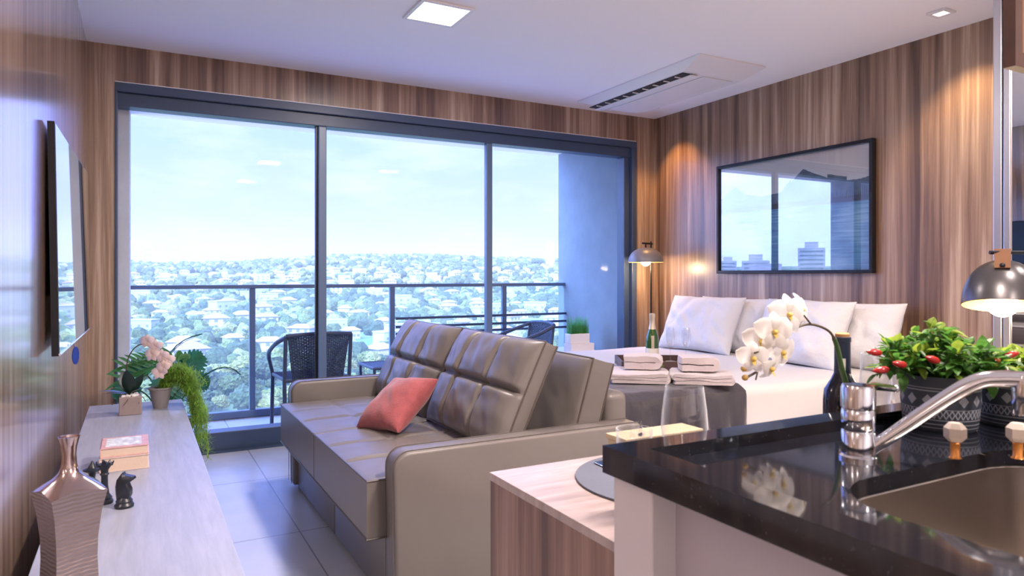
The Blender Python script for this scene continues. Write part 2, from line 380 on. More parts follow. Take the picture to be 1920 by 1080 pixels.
def lathe(bm, prof, c=(0, 0, 0), seg=32, cap=True, mat=0, M=None):
    rings = []
    c = Vector(c)
    for r, z in prof:
        ring = []
        for i in range(seg):
            a = 2*pi*i/seg; p = Vector((r*cos(a), r*sin(a), z))
            if M is not None: p = M @ p
            ring.append(bm.verts.new(c+p))
        rings.append(ring)
    for k in range(len(rings)-1):
        for i in range(seg):
            f = bm.faces.new((rings[k][i], rings[k][(i+1) % seg], rings[k+1][(i+1) % seg], rings[k+1][i])); f.material_index = mat
    if cap:
        f = bm.faces.new(rings[0][::-1]); f.material_index = mat
        f = bm.faces.new(rings[-1]); f.material_index = mat
    return bm
def tube(bm, pts, r, seg=8, cap=True, mat=0, closed=False, flat=1.0):
    pts = [Vector(p) for p in pts]; n = len(pts); rings = []
    up = None
    for i, p in enumerate(pts):
        a = pts[(i-1) % n] if (closed or i > 0) else p; b = pts[(i+1) % n] if (closed or i < n-1) else p
        d = (b-a).normalized()
        if up is None:
            up = Vector((0, 0, 1)) if abs(d.z) < .9 else Vector((1, 0, 0))
        s = d.cross(up).normalized(); up = s.cross(d).normalized()
        rr = r[i] if isinstance(r, (list, tuple)) else r
        rings.append([bm.verts.new(p+(s*cos(2*pi*k/seg)+up*sin(2*pi*k/seg)*flat)*rr) for k in range(seg)])
    m = n if closed else n-1
    for i in range(m):
        A, C = rings[i], rings[(i+1) % n]
        for k in range(seg):
            f = bm.faces.new((A[k], A[(k+1) % seg], C[(k+1) % seg], C[k])); f.material_index = mat
    if cap and not closed:
        bm.faces.new(rings[0][::-1]).material_index = mat; bm.faces.new(rings[-1]).material_index = mat
    return bm
def ball(bm, c, r, sub=2, sc=(1, 1, 1), M=None):
    x = bmesh.ops.create_icosphere(bm, subdivisions=sub, radius=1)
    for v in x['verts']:
        p = Vector((v.co.x*r*sc[0], v.co.y*r*sc[1], v.co.z*r*sc[2]))
        if M is not None: p = M @ p
        v.co = p+Vector(c)
    return bm
def bez(p0, p1, p2, p3, n=12):
    p0, p1, p2, p3 = map(Vector, (p0, p1, p2, p3)); out = []
    for i in range(n+1):
        t = i/n; out.append(p0*(1-t)**3+p1*3*t*(1-t)**2+p2*3*t*t*(1-t)+p3*t**3)
    return out
def spline(pts, n=8):
    P = [Vector(p) for p in pts]; P = [P[0]*2-P[1]]+P+[P[-1]*2-P[-2]]; out = []
    for i in range(1, len(P)-2):
        for k in range(n):
            t = k/n
            out.append(.5*((2*P[i])+(P[i+1]-P[i-1])*t+(2*P[i-1]-5*P[i]+4*P[i+1]-P[i+2])*t*t+(3*P[i]-P[i-1]-3*P[i+1]+P[i+2])*t**3))
    out.append(P[-2]); return out
def leaf(bm, base, tip, width, droop=0, up=Vector((0, 0, 1)), n=5, fold=.15, mat=0, shape=None):
    base = Vector(base); tip = Vector(tip); d = tip-base; L = d.length
    if L < 1e-6: return
    s = d.cross(up)
    if s.length < 1e-6: s = Vector((1, 0, 0))
    s.normalize(); nrm = s.cross(d).normalized(); rows = []
    for i in range(n+1):
        t = i/n; w = width*.5*(shape(t) if shape else sin(pi*min(1, (t*.92+.04))**.8))
        c = base+d*t-Vector((0, 0, 1))*droop*t*t
        rows.append((bm.verts.new(c-s*w+nrm*w*fold), bm.verts.new(c), bm.verts.new(c+s*w+nrm*w*fold)))
    for a, b in zip(rows, rows[1:]):
        for k in (0, 1):
            f = bm.faces.new((a[k], a[k+1], b[k+1], b[k])); f.material_index = mat
def cushion(w, h, t, side=.02, puff=1.0, grooves=((), ()), gd=.02, gw=.05, corner=.08, wr=.0, seed=0, nu=44, nv=36, backpuff=.6, pinch=0.0, pexp=4):
    """upholstered slab: w along X, h along Z (0..h), thickness along Y, front face at -Y. grooves at u / v in -1..1"""
    bm = B(); sides = []
    def outline(u, v):
        x = u*w/2*(1-pinch*(1-v*v)); z = v*h/2*(1-pinch*(1-u*u))
        k = corner*min(w, h)
        return x, z
    for sgn, pf in ((-1, puff), (1, backpuff)):
        g = []
        for j in range(nv+1):
            v = -cos(pi*j/nv)*.35+(-1+2*j/nv)*.65; row = []
            for i in range(nu+1):
                u = -cos(pi*i/nu)*.35+(-1+2*i/nu)*.65
                x, z = outline(u, v)
                e = max(0, (1-abs(u)**pexp))**.5*max(0, (1-abs(v)**pexp))**.5
                y = side/2+(t-side)/2*e*pf
                if sgn < 0:
                    dep = 0
                    for gu in grooves[0]: dep = max(dep, exp(-((u-gu)*w/2/gw)**2))
                    for gv in grooves[1]: dep = max(dep, exp(-((v-gv)*h/2/gw)**2))
                    for gu in grooves[0]:
                        for gv in grooves[1]:
                            dep += .6*exp(-(((u-gu)*w/2)**2+((v-gv)*h/2)**2)/(gw*1.6)**2)
                    y -= dep*gd*min(1, e*1.6)
                if wr > .02:
                    rg = abs(noise.noise(Vector((x*6+seed, z*9+x*5, seed*1.7+sgn)))); y += wr*.9*e*(rg-.25)
                if wr:
                    y += wr*e*noise.noise(Vector((x*7+seed*3.1, z*7, seed+sgn)))+wr*.5*e*noise.noise(Vector((x*17+z*9+seed, z*15, seed*2+sgn)))
                row.append(bm.verts.new((x, sgn*y, z+h/2)))
            g.append(row)
        for j in range(nv):
            for i in range(nu):
                q = (g[j][i], g[j][i+1], g[j+1][i+1], g[j+1][i])
                bm.faces.new(q if sgn < 0 else q[::-1])
        rim = [g[0][i] for i in range(nu+1)]+[g[j][nu] for j in range(1, nv+1)]+[g[nv][i] for i in range(nu-1, -1, -1)]+[g[j][0] for j in range(nv-1, 0, -1)]
        sides.append(rim)
    a, b = sides
    for i in range(len(a)):
        k = (i+1) % len(a)
        bm.faces.new((a[k], a[i], b[i], b[k]))
    return bm, [v.co.copy() for v in a], [v.co.copy() for v in b]
def poly(bm, pts, mat=0):
    f = bm.faces.new([bm.verts.new(p) for p in pts]); f.material_index = mat; return f
def Rz(a): return Matrix.Rotation(a, 4, 'Z')
def TR(x, y, z): return Matrix.Translation((x, y, z))

# ------------------------------------------------------------------ room shell
def struct(name, bm, mat, **kw):
    return mesh(name, bm, mat, kind='structure', recenter=False, **kw)
struct('floor', box(B(), XL, XR, YB, YW+.02, -.1, 0), M_floor)
struct('ceiling', box(B(), XL-.2, XR+.2, YB-.1, YW, ZC, ZC+.15), M_ceil)
struct('wall_left', box(B(), XL-.2, XL, YB, YW, -.1, ZC), M_wallL)
struct('wall_right', box(B(), XR, XR+.2, YB, YW, -.1, ZC), M_wallR)
struct('wall_back', box(B(), XL-.2, XR+.2, YB-.2, YB, -.1, ZC+.15), M_white)
FX0, FX1, FZ1 = -.115, 3.80, 2.28
bm = B()
box(bm, XL-.2, FX0, YW, YW+.12, -.1, ZC+.15); box(bm, FX1, XR+.2, YW, YW+.12, -.1, ZC+.15)
box(bm, FX0, FX1, YW, YW+.12, FZ1, ZC+.15)
struct('wall_window', bm, M_wallR)
bm = B(); box(bm, XL+.001, XL+.013, YB, YW, 0, .07)
struct('baseboard_left', bm, M_cabdark)
# sliding door frame
bm = B()
y0, y1 = YW-.012, YW+.13
box(bm, FX0, FX1, y0, y1, FZ1-.055, FZ1, .004)
box(bm, FX0, FX1, y0+.03, y1, FZ1-.135, FZ1-.055, .004)
box(bm, FX0, FX0+.014, y0, y1, 0, FZ1-.055, .003)
box(bm, FX1-.05, FX1, y0, y1, 0, FZ1-.055, .004)
box(bm, FX1-.105, FX1-.05, y0+.04, y1, 0, FZ1-.135, .004)
box(bm, FX0, FX1, y0+.02, y1, 0, .125, .004)
for k in range(3): box(bm, FX0, FX1, y0-.02+k*.012, y0-.014+k*.012, 0, .012)
struct('window_1', bm, M_alu)
for i, (a, b) in enumerate(((FX0+.014, 1.09), (1.145, 2.37), (2.42, FX1-.105))):
    nm = 'window_%d' % (i+2)
    w = struct(nm, box(B(), a, b, YW+.052, YW+.060, .125, FZ1-.135), M_glass)
bm = B(); box(bm, 1.09, 1.145, YW+.02, YW+.07, .125, FZ1-.135, .006); struct('trim_1', bm, M_alu2)
bm = B(); box(bm, 1.075, 1.089, YW+.045, YW+.075, .125, FZ1-.135, .002); struct('trim_2', bm, M_black)
bm = B(); box(bm, 2.37, 2.42, YW+.02, YW+.07, .125, FZ1-.135, .006); struct('trim_3', bm, M_alu2)
# white strip where the panelling meets the frame
bm = B(); box(bm, FX0, FX1, YW-.004, YW, FZ1, FZ1+.006); struct('trim_4', bm, M_plastic)
# balcony
struct('balcony_floor', box(B(), -1.0, 4.6, YW+.12, 6.05, -.3, -.005), M_btile)
struct('balcony_ceiling', box(B(), -1.0, 4.6, YW+.12, 6.05, 2.47, 2.8), M_slab)
struct('balcony_beam', box(B(), -1.0, 4.6, 5.88, 6.05, 2.35, 2.47), M_slab)
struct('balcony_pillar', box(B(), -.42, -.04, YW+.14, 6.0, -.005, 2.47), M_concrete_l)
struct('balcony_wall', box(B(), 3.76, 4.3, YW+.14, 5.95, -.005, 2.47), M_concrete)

# ------------------------------------------------------------------ balcony railing
t = thing('balcony_railing', (1.86, 5.85, 0), 'long dark metal balcony railing with glass infill beyond the sliding doors', 'railing')
mesh('handrail', box(B(), -.04, 3.76, 5.82, 5.88, 1.02, 1.05, .004), M_alu2, t, local=False)
mesh('bottom_rail', box(B(), -.04, 3.76, 5.82, 5.88, 0, .055, .004), M_alu2, t, local=False)
for x in (.81, 1.97, 3.08):
    mesh('post', box(B(), x-.022, x+.022, 5.83, 5.87, .055, 1.02, .003), M_alu2, t, local=False)
xs = (-.04, .788, .832, 1.948, 1.992, 3.058, 3.102, 3.76)
for i in range(0, 8, 2):
    mesh('glass_panel', box(B(), xs[i]+.002, xs[i+1]-.002, 5.846, 5.854, .055, 1.02), M_railglass, t, local=False, label='hazy clear glass panel')
for z in (.735, .66, .60):
    mesh('crossbar', box(B(), 1.992, 3.76, 5.800, 5.818, z, z+.022, .002), M_alu, t, local=False)

# ------------------------------------------------------------------ television
def tv():
    c = [(-.2320, 2.66, 1.625), (-.2145, 3.96, 1.628), (-.2000, 3.96, .868), (-.2210, 2.66, .866)]
    c = [Vector(p) for p in c]; up_ = Vector((-.012, 0, .757)); c[0] = c[3]+up_; c[1] = c[2]+up_; n = (c[1]-c[0]).cross(c[3]-c[0]).normalized()
    if n.x < 0: n = -n
    t = thing('television', (XL+.001, 3.0, .885), 'large flat television hung on the glossy wooden wall', 'television')
    def slab(f, b, inset=0):
        bm = B(); cen = sum(c, Vector())/4
        q = [p+(cen-p).normalized()*inset for p in c]
        F = [bm.verts.new(p+n*f) for p in q]; K = [bm.verts.new(p+n*b) for p in q]
        bm.faces.new(F); bm.faces.new(K[::-1])
        for i in range(4): bm.faces.new((F[i], K[i], K[(i+1) % 4], F[(i+1) % 4]))
        bmesh.ops.recalc_face_normals(bm, faces=bm.faces); return bm
    mesh('bezel', slab(0, -.020), M_black, t, local=False)
    mesh('screen', slab(.0015, .0002, .009), M_tv, t, local=False)
    mesh('wall_bracket', box(B(), XL+.001, -.240, 3.1, 3.5, 1.05, 1.4), M_black, t, local=False)
    bm = B(); a, b = c[3]+n*.002, c[2]+n*.002
    tube(bm, [a+Vector((0, 0, .004)), b+Vector((0, 0, .004))], .004, 6); mesh('lower_trim', bm, M_chrome, t, local=False, label='silver lower edge')
tv()
bm = B(); lathe(bm, [(.001, 0), (.022, 0), (.022, .002), (.001, .002)], seg=28)
bm.transform(TR(-.200, 3.02, .830) @ Rz(radians(65)) @ Matrix.Rotation(pi/2, 4, 'X') @ Matrix.Scale(1.5, 4, (0, 1, 0)))
tube(bm, [(-.202, 3.02, .860), (-.206, 3.02, .875)], .001, 5)
mesh('round_tag', bm, M_bluetag, smooth=True, label='small blue oval tag dangling under the television', cat='tag')

# ------------------------------------------------------------------ console table
t = thing('console_table', (0, 2.5, 0), 'long low pale wood console table along the left wall', 'console table')
mesh('top', box(B(), -.20, .20, .95, 3.88, .465, .50, .003), M_console, t, local=False)
mesh('body', box(B(), -.195, .175, .98, 3.86, .06, .465), M_consoleside, t, local=False)
for k in range(3):
    ya = 1.0+k*.955
    d = mesh('drawer', box(B(), .176, .195, ya, ya+.945, .08, .455, .003), M_consoleside, t, local=False)
mesh('plinth', box(B(), -.18, .14, 1.05, 3.8, 0, .06), M_black, t, local=False)

# ------------------------------------------------------------------ faceted metal vase
def vase():
    cx, cy, z0 = -.116, 1.60, .5
    t = thing('metal_vase', (cx, cy, z0), 'tall rose-metal vase with flared neck and square faceted body on console', 'vase', rz=radians(26)); t.scale = (.77, .77, .975)
    H = .0
    rows = [(.050, 0), (.049, .03), (.047, .08), (.048, .12), (.054, .17), (.064, .212)]      # half side, z
    seg = 4
    bm = B(); rings = []
    def sq(hs, z, n=6, rnd=0.0, dip=0.0):
        ring = []
        for k in range(4):
            a0 = pi/4+k*pi/2; p0 = Vector((cos(a0), sin(a0)))*hs*sqrt(2); a1 = a0+pi/2; p1 = Vector((cos(a1), sin(a1)))*hs*sqrt(2)
            for i in range(n):
                p = p0.lerp(p1, i/n); q = p.normalized()*hs*1.05
                p = p.lerp(q, rnd); e = 1-abs(2*i/n-1)
                ring.append(bm.verts.new((p.x, p.y, z+dip*e)))
        return ring
    for hs, z in rows: rings.append(sq(hs, z, dip=.012*(z/.212)**2))
    for a, b in zip(rings, rings[1:]):
        for i in range(24): bm.faces.new((a[i], a[(i+1) % 24], b[(i+1) % 24], b[i]))
    bm.faces.new(rings[0][::-1])
    mesh('body', bm, M_hammer, t, label='ribbed brushed body')
    bm = B(); rings = [sq(.064, .212, dip=.012), sq(.050, .225, rnd=.25, dip=.006), sq(.034, .238, rnd=.7), sq(.022, .250, rnd=1), sq(.0165, .265, rnd=1), sq(.0150, .285, rnd=1), sq(.0165, .300, rnd=1), sq(.021, .315, rnd=1), sq(.0235, .321, rnd=1), sq(.0215, .321, rnd=1), sq(.0135, .285, rnd=1), sq(.0135, .25, rnd=1)]
    for a, b in zip(rings, rings[1:]):
        for i in range(24): bm.faces.new((a[i], a[(i+1) % 24], b[(i+1) % 24], b[i]))
    mesh('neck', bm, M_rosemetal, t, smooth=True, label='polished shoulder and flared neck')
vase()

# ------------------------------------------------------------------ books
def book(name, x0, x1, ya, yb, z0, z1, cov, art, label):
    t = thing(name, ((x0+x1)/2, (ya+yb)/2, z0), label, 'book')
    bm = B(); box(bm, x0, x1, ya, yb, z0, z0+.003, .001); box(bm, x0, x1, ya, yb, z1-.003, z1, .001); box(bm, x0, x0+.003, ya, yb, z0, z1, .001)
    mesh('cover', bm, cov, t, local=False)
    mesh('pages', box(B(), x0+.003, x1-.004, ya+.003, yb-.003, z0+.003, z1-.003), M_paper, t, local=False)
    if art: mesh('cover_picture', box(B(), x0+.015, x1-.02, ya+.02, yb-.02, z1, z1+.0006), art, t, local=False)
book('book', -.105, .036, 2.545, 2.72, .50, .546, M_cover2, None, 'thick pale book, lower of the two stacked on the console')
book('book', -.103, .034, 2.550, 2.715, .546, .576, M_cover, M_coverart, 'pink-covered book with a pale picture, upper of the two stacked on the console')

# ------------------------------------------------------------------ chess figures
def chess_base(bm, s):
    lathe(bm, [(.021*s, 0), (.022*s, .006*s), (.018*s, .012*s), (.019*s, .016*s), (.012*s, .026*s)], seg=24)
bm = B(); chess_base(bm, 1); s = 1
lathe(bm, [(.012, .024), (.0085, .05), (.0085, .075), (.012, .08), (.009, .084), (.010, .092), (.018, .104), (.019, .108), (.008, .108)], seg=20)
for k in range(7):
    a = 2*pi*k/7; tube(bm, [(.015*cos(a), .015*sin(a), .104), (.022*cos(a), .022*sin(a), .114)], [.005, .002], 5)
ball(bm, (0, 0, .112), .006, 1)
bm.transform(TR(-.078, 2.21, .5)); mesh('chess_figurine', bm, M_blackglaze, smooth=True, label='black crowned chess queen figurine between vase and knight', cat='chess figurine')
bm = B(); chess_base(bm, .9)
lathe(bm, [(.011, .022), (.0075, .045), (.010, .058), (.024, .066), (.024, .069), (.012, .073), (.005, .085), (.002, .092)], seg=20)
bm.transform(TR(-.113, 2.33, .5)); mesh('chess_figurine', bm, M_blackglaze, smooth=True, label='black chess figurine with a wide brim and pointed tip, half behind the vase', cat='chess figurine')
# knight: profile extruded, thick in the middle
bm = B(); chess_base(bm, 1.05)
prof = [(-.015, .020), (-.017, .035), (-.018, .055), (-.015, .072), (-.008, .082), (-.002, .090), (.001, .084), (.012, .081), (.024, .078), (.026, .072), (.020, .068), (.010, .066), (.012, .058), (.017, .045), (.017, .032), (.012, .020)]
def mirrored(sg, d):
    return [bm.verts.new((x*(1 if sg else .97), d, z)) for x, z in prof]
ra = [bm.verts.new((x, -.009, z)) for x, z in prof]; rb = [bm.verts.new((x, .009, z)) for x, z in prof]
cx_, cz_ = 0, .05
ia = [bm.verts.new((x*.75, -.013, cz_+(z-cz_)*.8)) for x, z in prof]; ib = [bm.verts.new((x*.75, .013, cz_+(z-cz_)*.8)) for x, z in prof]
n_ = len(prof)
for i in range(n_):
    k = (i+1) % n_
    bm.faces.new((ra[i], ra[k], rb[k], rb[i])); bm.faces.new((ia[i], ia[k], ra[k], ra[i])); bm.faces.new((rb[i], rb[k], ib[k], ib[i]))
bm.faces.new(ia[::-1]); bm.faces.new(ib)
bmesh.ops.recalc_face_normals(bm, faces=bm.faces)
bm.transform(TR(-.030, 2.148, .5) @ Rz(radians(-20)) @ Matrix.Scale(1.05, 4)); mesh('chess_figurine', bm, M_blackglaze, smooth=True, label='black horse-head chess knight figurine facing right on the console', cat='chess figurine')

# ------------------------------------------------------------------ small orchid in cube pot
def petals(bm, c, nrm, r, mat=0, n=5, rnd=None):
    nrm = Vector(nrm).normalized(); a = nrm.orthogonal().normalized(); b = nrm.cross(a)
    up = Vector((0, 0, 1)); a = (up-nrm*up.dot(nrm)); a = a.normalized() if a.length > .1 else nrm.orthogonal().normalized(); b = nrm.cross(a)
    c = Vector(c)
    for k in range(n):
        ang = pi/2+2*pi*k/n if n != 5 else [0, 68, 148, 212, 292][k]*pi/180
        wide = .85 if k in (1, 4) else .55
        d = a*cos(ang)+b*sin(ang); s = nrm.cross(d).normalized(); rows = []
        R = r*(1.05 if k in (1, 4) else 1.0)
        for i in range(7):
            t = i/6; w = R*wide*.62*sin(pi*(t*.90+.10))**.6 if t < 1 else R*.02
            lift = nrm*(R*(.18*sin(pi*t)-.16*t*t))
            m = c+d*R*t+lift
            rows.append([bm.verts.new(m-s*w-nrm*R*.07), bm.verts.new(m-s*w*.55+nrm*R*.02), bm.verts.new(m), bm.verts.new(m+s*w*.55+nrm*R*.02), bm.verts.new(m+s*w-nrm*R*.07)])
        for p, q in zip(rows, rows[1:]):
            for j in range(4):
                f = bm.faces.new((p[j], p[j+1], q[j+1], q[j])); f.material_index = mat
def small_orchid():
    cx, cy, z0 = -.025, 3.58, .5
    t = thing('potted_orchid', (cx, cy, z0), 'small pink orchid with dark leaves in a cube pot on console', 'plant')
    bm = B(); box(bm, -.045, .045, -.045, .045, 0, .082, .004); mesh('pot', bm, M_clay, t)
    bm = B()
    for k in range(26): ball(bm, (random.uniform(-.036, .036), random.uniform(-.036, .036), .084), random.uniform(.006, .01), 1)
    mesh('pebbles', bm, M_white, t, smooth=True, kind='stuff')
    bm = B()
    for a, l, w, h in ((200, .13, .06, .05), (110, .10, .07, .12), (60, .10, .06, .10), (330, .06, .05, .05), (260, .09, .06, .14), (170, .11, .05, .03)):
        a = radians(a); leaf(bm, (0, 0, .085), (l*cos(a), l*sin(a)*.8, .085+h), w, droop=.02, n=7)
    mesh('leaves', bm, M_darkleaf, t, smooth=True)
    bm = B(); pts = spline([(0, 0, .085), (-.01, 0, .16), (-.012, 0, .24), (.02, 0, .30), (.07, 0, .31), (.12, 0, .27), (.15, 0, .21)], 6)
    tube(bm, pts, .0028, 6); 
    for k in range(7):
        a = k*.9; tube(bm, [(0, 0, .085), (.05*cos(a), .05*sin(a), .07), (.07*cos(a)-.01, .06*sin(a), .05)], .0015, 5)
    mesh('stem', bm, M_stem, t, smooth=True)
    for p in ((.065, -.01, .325), (.10, -.02, .30), (.085, -.02, .265), (.125, -.02, .255), (.15, -.02, .235), (.13, -.03, .205), (.115, -.02, .18)):
        bm = B(); petals(bm, p, (random.uniform(-.5, .3), -1, random.uniform(-.2, .3)), .033)
        f = mesh('flower', bm, M_pinkpetal, t, smooth=True)
small_orchid()

# ------------------------------------------------------------------ trailing fern in tapered pot
def fern():
    cx, cy, z0 = .098, 3.67, .5
    t = thing('potted_fern', (cx, cy, z0), 'grey tapered pot with feathery fern trailing over console edge', 'plant')
    bm = B(); lathe(bm, [(.030, 0), (.048, .088), (.052, .09), (.052, .098), (.045, .098), (.042, .085), (.001, .085)], seg=32); mesh('pot', bm, M_clay2, t, smooth=True)
    bm = B(); rnd = random.Random(3)
    for k in range(58):
        a = radians(rnd.uniform(-70, 70)); L = rnd.uniform(.6, 1.0); low = rnd.random()
        ex = .10+.06*rnd.random(); ey = -.02+.22*sin(a)*.5
        if low < .33: P = [(0, 0, .09), (.03+.06*rnd.random()-.02, ey*.3, .15+.05*rnd.random()), (ex*.9, ey*.6, .14+.04*rnd.random()), (ex+.05*rnd.random(), ey, .08+.04*rnd.random())]
        else:
            d = rnd.uniform(.02, .24)
            P = [(0, 0, .09), (.05, ey*.3, .12+.06*rnd.random()), (.10+.055*rnd.random(), ey*.7, .07+.06*rnd.random()), (.125+.07*rnd.random(), ey, .02-d*.3), (.135+.07*rnd.random(), ey-.02, -.02-d)]
        pts = spline(P, 7)
        tube(bm, pts, .0012, 4)
        for i in range(2, len(pts)):
            for q in range(5):
                v = Vector((rnd.gauss(0, 1), rnd.gauss(0, 1), rnd.gauss(-.2, 1))).normalized()*rnd.uniform(.018, .046)
                leaf(bm, pts[i], pts[i]+v, .0034, n=2)
    mesh('fronds', bm, M_fern, t)
fern()

# ------------------------------------------------------------------ monstera / palm mix standing on the floor behind the console
def monstera():
    cx, cy = .12, 4.25
    t = thing('floor_plant', (cx, cy, 0), 'large green plant with split leaves and palm fronds standing behind the console', 'plant')
    bm = B(); lathe(bm, [(.12, 0), (.16, .30), (.165, .32), (.15, .32), (.145, .29), (.001, .29)], seg=36); mesh('pot', bm, M_clay2, t, smooth=True)
    stems = B()
    def split_leaf(c, n, r, rot):
        bm = B(); n = Vector(n).normalized(); a = Vector((0, 0, 1))-n*n.z; a.normalize(); b = n.cross(a)
        d0 = a*cos(rot)+b*sin(rot); s0 = n.cross(d0); c = Vector(c)
        m = 9
        for sg in (-1, 1):
            for k in range(m):
                u = k/(m-1); base = c+d0*(r*(-.15+1.0*u)); ang = radians(100-75*u); w = r*.22
                L = r*(.75*sin(pi*(.18+.72*u))+.12)
                tip = base+(d0*cos(ang)+s0*sg*sin(ang))*L-n*L*.12
                leaf(bm, base, tip, w, up=n, n=4, fold=.05, shape=lambda q: .75+.35*sin(pi*q) if q < .95 else .35)
        return bm
    for (p, n, r, rot) in (((.11, -.05, .62), (-.35, -1, .5), .10, -.9), ((.03, -.05, .56), (0, -1, .3), .09, 2.6), ((-.08, 0, .60), (.2, -1, .4), .08, .9), ((.17, 0, .55), (.5, -.8, .3), .08, -2.1), ((.04, .05, .50), (0, -1, .2), .10, 3.1), ((-.14, .05, .52), (.3, -1, .1), .09, 2.2)):
        mesh('split_leaf', split_leaf(p, n, r, rot), M_teal, t)
        tube(stems, spline([(0, 0, .29), (p[0]*.4, p[1]*.4, .29+(p[2]-.29)*.7), p], 6), .004, 6)
    mesh('stems', stems, M_gstem, t, smooth=True)
    for (p, az, L) in (((.06, -.05, .66), 152, .26), ((.05, -.05, .67), 118, .20), ((.06, -.05, .64), 170, .24), ((.07, -.05, .66), 75, .14)):
        bm = B(); az = radians(az); d = Vector((cos(az), 0.1, sin(az)*.55))
        pts = [Vector((0, 0, .29)).lerp(Vector(p), i/6) for i in range(7)]+[Vector(p)+d*L*(i/8)-Vector((0, 0, .09))*(i/8)**2 for i in range(1, 9)]
        tube(bm, pts, .0025, 5)
        for i in range(6, 15):
            for sg in (-1, 1):
                v = d*.09+Vector((-d.z, 0, d.x))*sg*.045
                leaf(bm, pts[i], pts[i]+v, .018, droop=.02, n=3, up=Vector((0, -1, .3)))
        mesh('palm_frond', bm, M_leaf, t)
    for (p0, p1, p2) in (((.1, 0, .45), (.27, -.05, .72), (.40, -.05, .56)), ((0, 0, .45), (-.06, -.02, .76), (.20, -.05, .80))):
        bm = B(); pts = bez((0, 0, .29), p0, p1, p2, 14)
        for i in range(5, 14): leaf(bm, pts[i], pts[min(14, i+3)], .03*sin(pi*(i-4)/11)+.006, n=2)
        tube(bm, pts, .003, 5)
        mesh('blade_leaf', bm, M_teal, t)
monstera()

# ------------------------------------------------------------------ sofa
def sofa():
    t = thing('sofa', (1.2, 2.97, 0), 'taupe leather two-seat sofa with tufted cushions in the middle of the room', 'sofa')
    def L(bm, name, mat=M_leather, parent=None, **kw): return mesh(name, bm, mat, parent or t, smooth=True, local=False, **kw)
    # arms with rounded top corner at the front
    def arm(ya, yb):
        bm = B(); x0, x1, z1, r = .715, 1.70, .562, .055
        prof = [(x0+.01, .02), (x1, .02), (x1, z1)]
        prof += [(x0+r-r*sin(a*pi/2/8)+.0, z1-r+r*cos(a*pi/2/8)) for a in range(0, 9)]
        A = [bm.verts.new((x, ya, z)) for x, z in prof]; C = [bm.verts.new((x, yb, z)) for x, z in prof]
        bm.faces.new(A); bm.faces.new(C[::-1])
        for i in range(len(prof)):
            k = (i+1) % len(prof); bm.faces.new((A[i], C[i], C[k], A[k]))
        bmesh.ops.recalc_face_normals(bm, faces=bm.faces)
        es = [e for e in bm.edges if e.calc_face_angle(0) > radians(60)]
        bmesh.ops.bevel(bm, geom=es, offset=.012, segments=3, profile=.5, affect='EDGES')
        return bm, prof
    for ya, yb in ((2.10, 2.198), (3.745, 3.845)):
        bm, prof = arm(ya, yb); a = L(bm, 'armrest')
        for yy in (ya+.012, yb-.012):
            bm = B(); tube(bm, [(x, yy, z+.0015) for x, z in prof[2:]]+[(.715, yy, .3), (.716, yy, .03)], .0015, 5)
            L(bm, 'seam', M_seam, a)
    # base and feet
    for ya, yb in ((2.20, 2.968), (2.972, 3.743)):
        L(box(B(), .745, 1.60, ya, yb, .012, .265, .010, 3), 'base')
    for x in (.78, 1.62):
        for y in (2.15, 3.79): L(lathe(B(), [(.02, 0), (.024, .02), (.024, .022)], (x, y, 0), 16), 'foot', M_black)
    # seat cushions (front at X .655)
    for k, (ya, yb) in enumerate(((2.205, 2.968), (2.975, 3.738))):
        w, dep = yb-ya, .70
        bm, ra, rb = cushion(w, dep, .215, side=.190, puff=1.0, backpuff=0, grooves=((-.33, .33), (-.3, .35)), gd=.010, gw=.012, pexp=6, nu=60, nv=50, wr=.004, seed=k)
        # lay it down: local -Y (front) -> +Z, local Z -> +X, local X -> Y
        M = Matrix(((0, 0, 1, .658), (1, 0, 0, (ya+yb)/2), (0, -1, 0, .36), (0, 0, 0, 1)))
        bm.transform(M); s = L(bm, 'seat_cushion', angle=50)
        for rim, dz in ((ra, 0), (rb, .0)):
            bm = B(); tube(bm, [M @ p for p in rim], .0038, 6, closed=True); L(bm, 'piping', M_pipe, s)
    # back frame board
    L(box(B(), 1.62, 1.72, 2.20, 3.743, .10, .665, .03, 4), 'back_board')
    # rear bolster slab and front back-cushions, leaning
    def lean(yc, base, angdeg):
        a = radians(angdeg)
        # local X -> Y axis (mirrored), local Z -> up leaning to +X, local -Y(front) -> -X/up
        return TR(base[0], yc, base[1]) @ Matrix.Rotation(a, 4, 'Y') @ Matrix(((0, 1, 0, 0), (-1, 0, 0, 0), (0, 0, 1, 0), (0, 0, 0, 1)))
    for k, yc in enumerate((2.60, 3.36)):
        bm, ra, rb = cushion(.74, .385, .15, side=.10, puff=1, backpuff=.8, grooves=((), ()), wr=.006, seed=4+k, pexp=6)
        M = lean(yc-.01, (1.50, .42), 17)
        bm.transform(M); s = L(bm, 'rear_cushion', angle=50)
        for rim in (ra, rb):
            bm = B(); tube(bm, [M @ p for p in rim], .0038, 6, closed=True); L(bm, 'piping', M_pipe, s)
    for k, yc in enumerate((2.62, 3.385)):
        bm, ra, rb = cushion(.745, .45, .20, side=.055, puff=1, backpuff=.4, grooves=((-.36, .36), (.03,)), gd=.026, gw=.012, wr=.013, seed=9+k, nu=96, nv=64, pinch=.015)
        M = lean(yc, (1.20, .455), 25)
        bm.transform(M); s = L(bm, 'back_cushion', angle=50)
        for rim in (ra, rb):
            bm = B(); tube(bm, [M @ p for p in rim], .0042, 6, closed=True); L(bm, 'piping', M_pipe, s)
        for gu in (-.36, .36):
            pass
sofa()
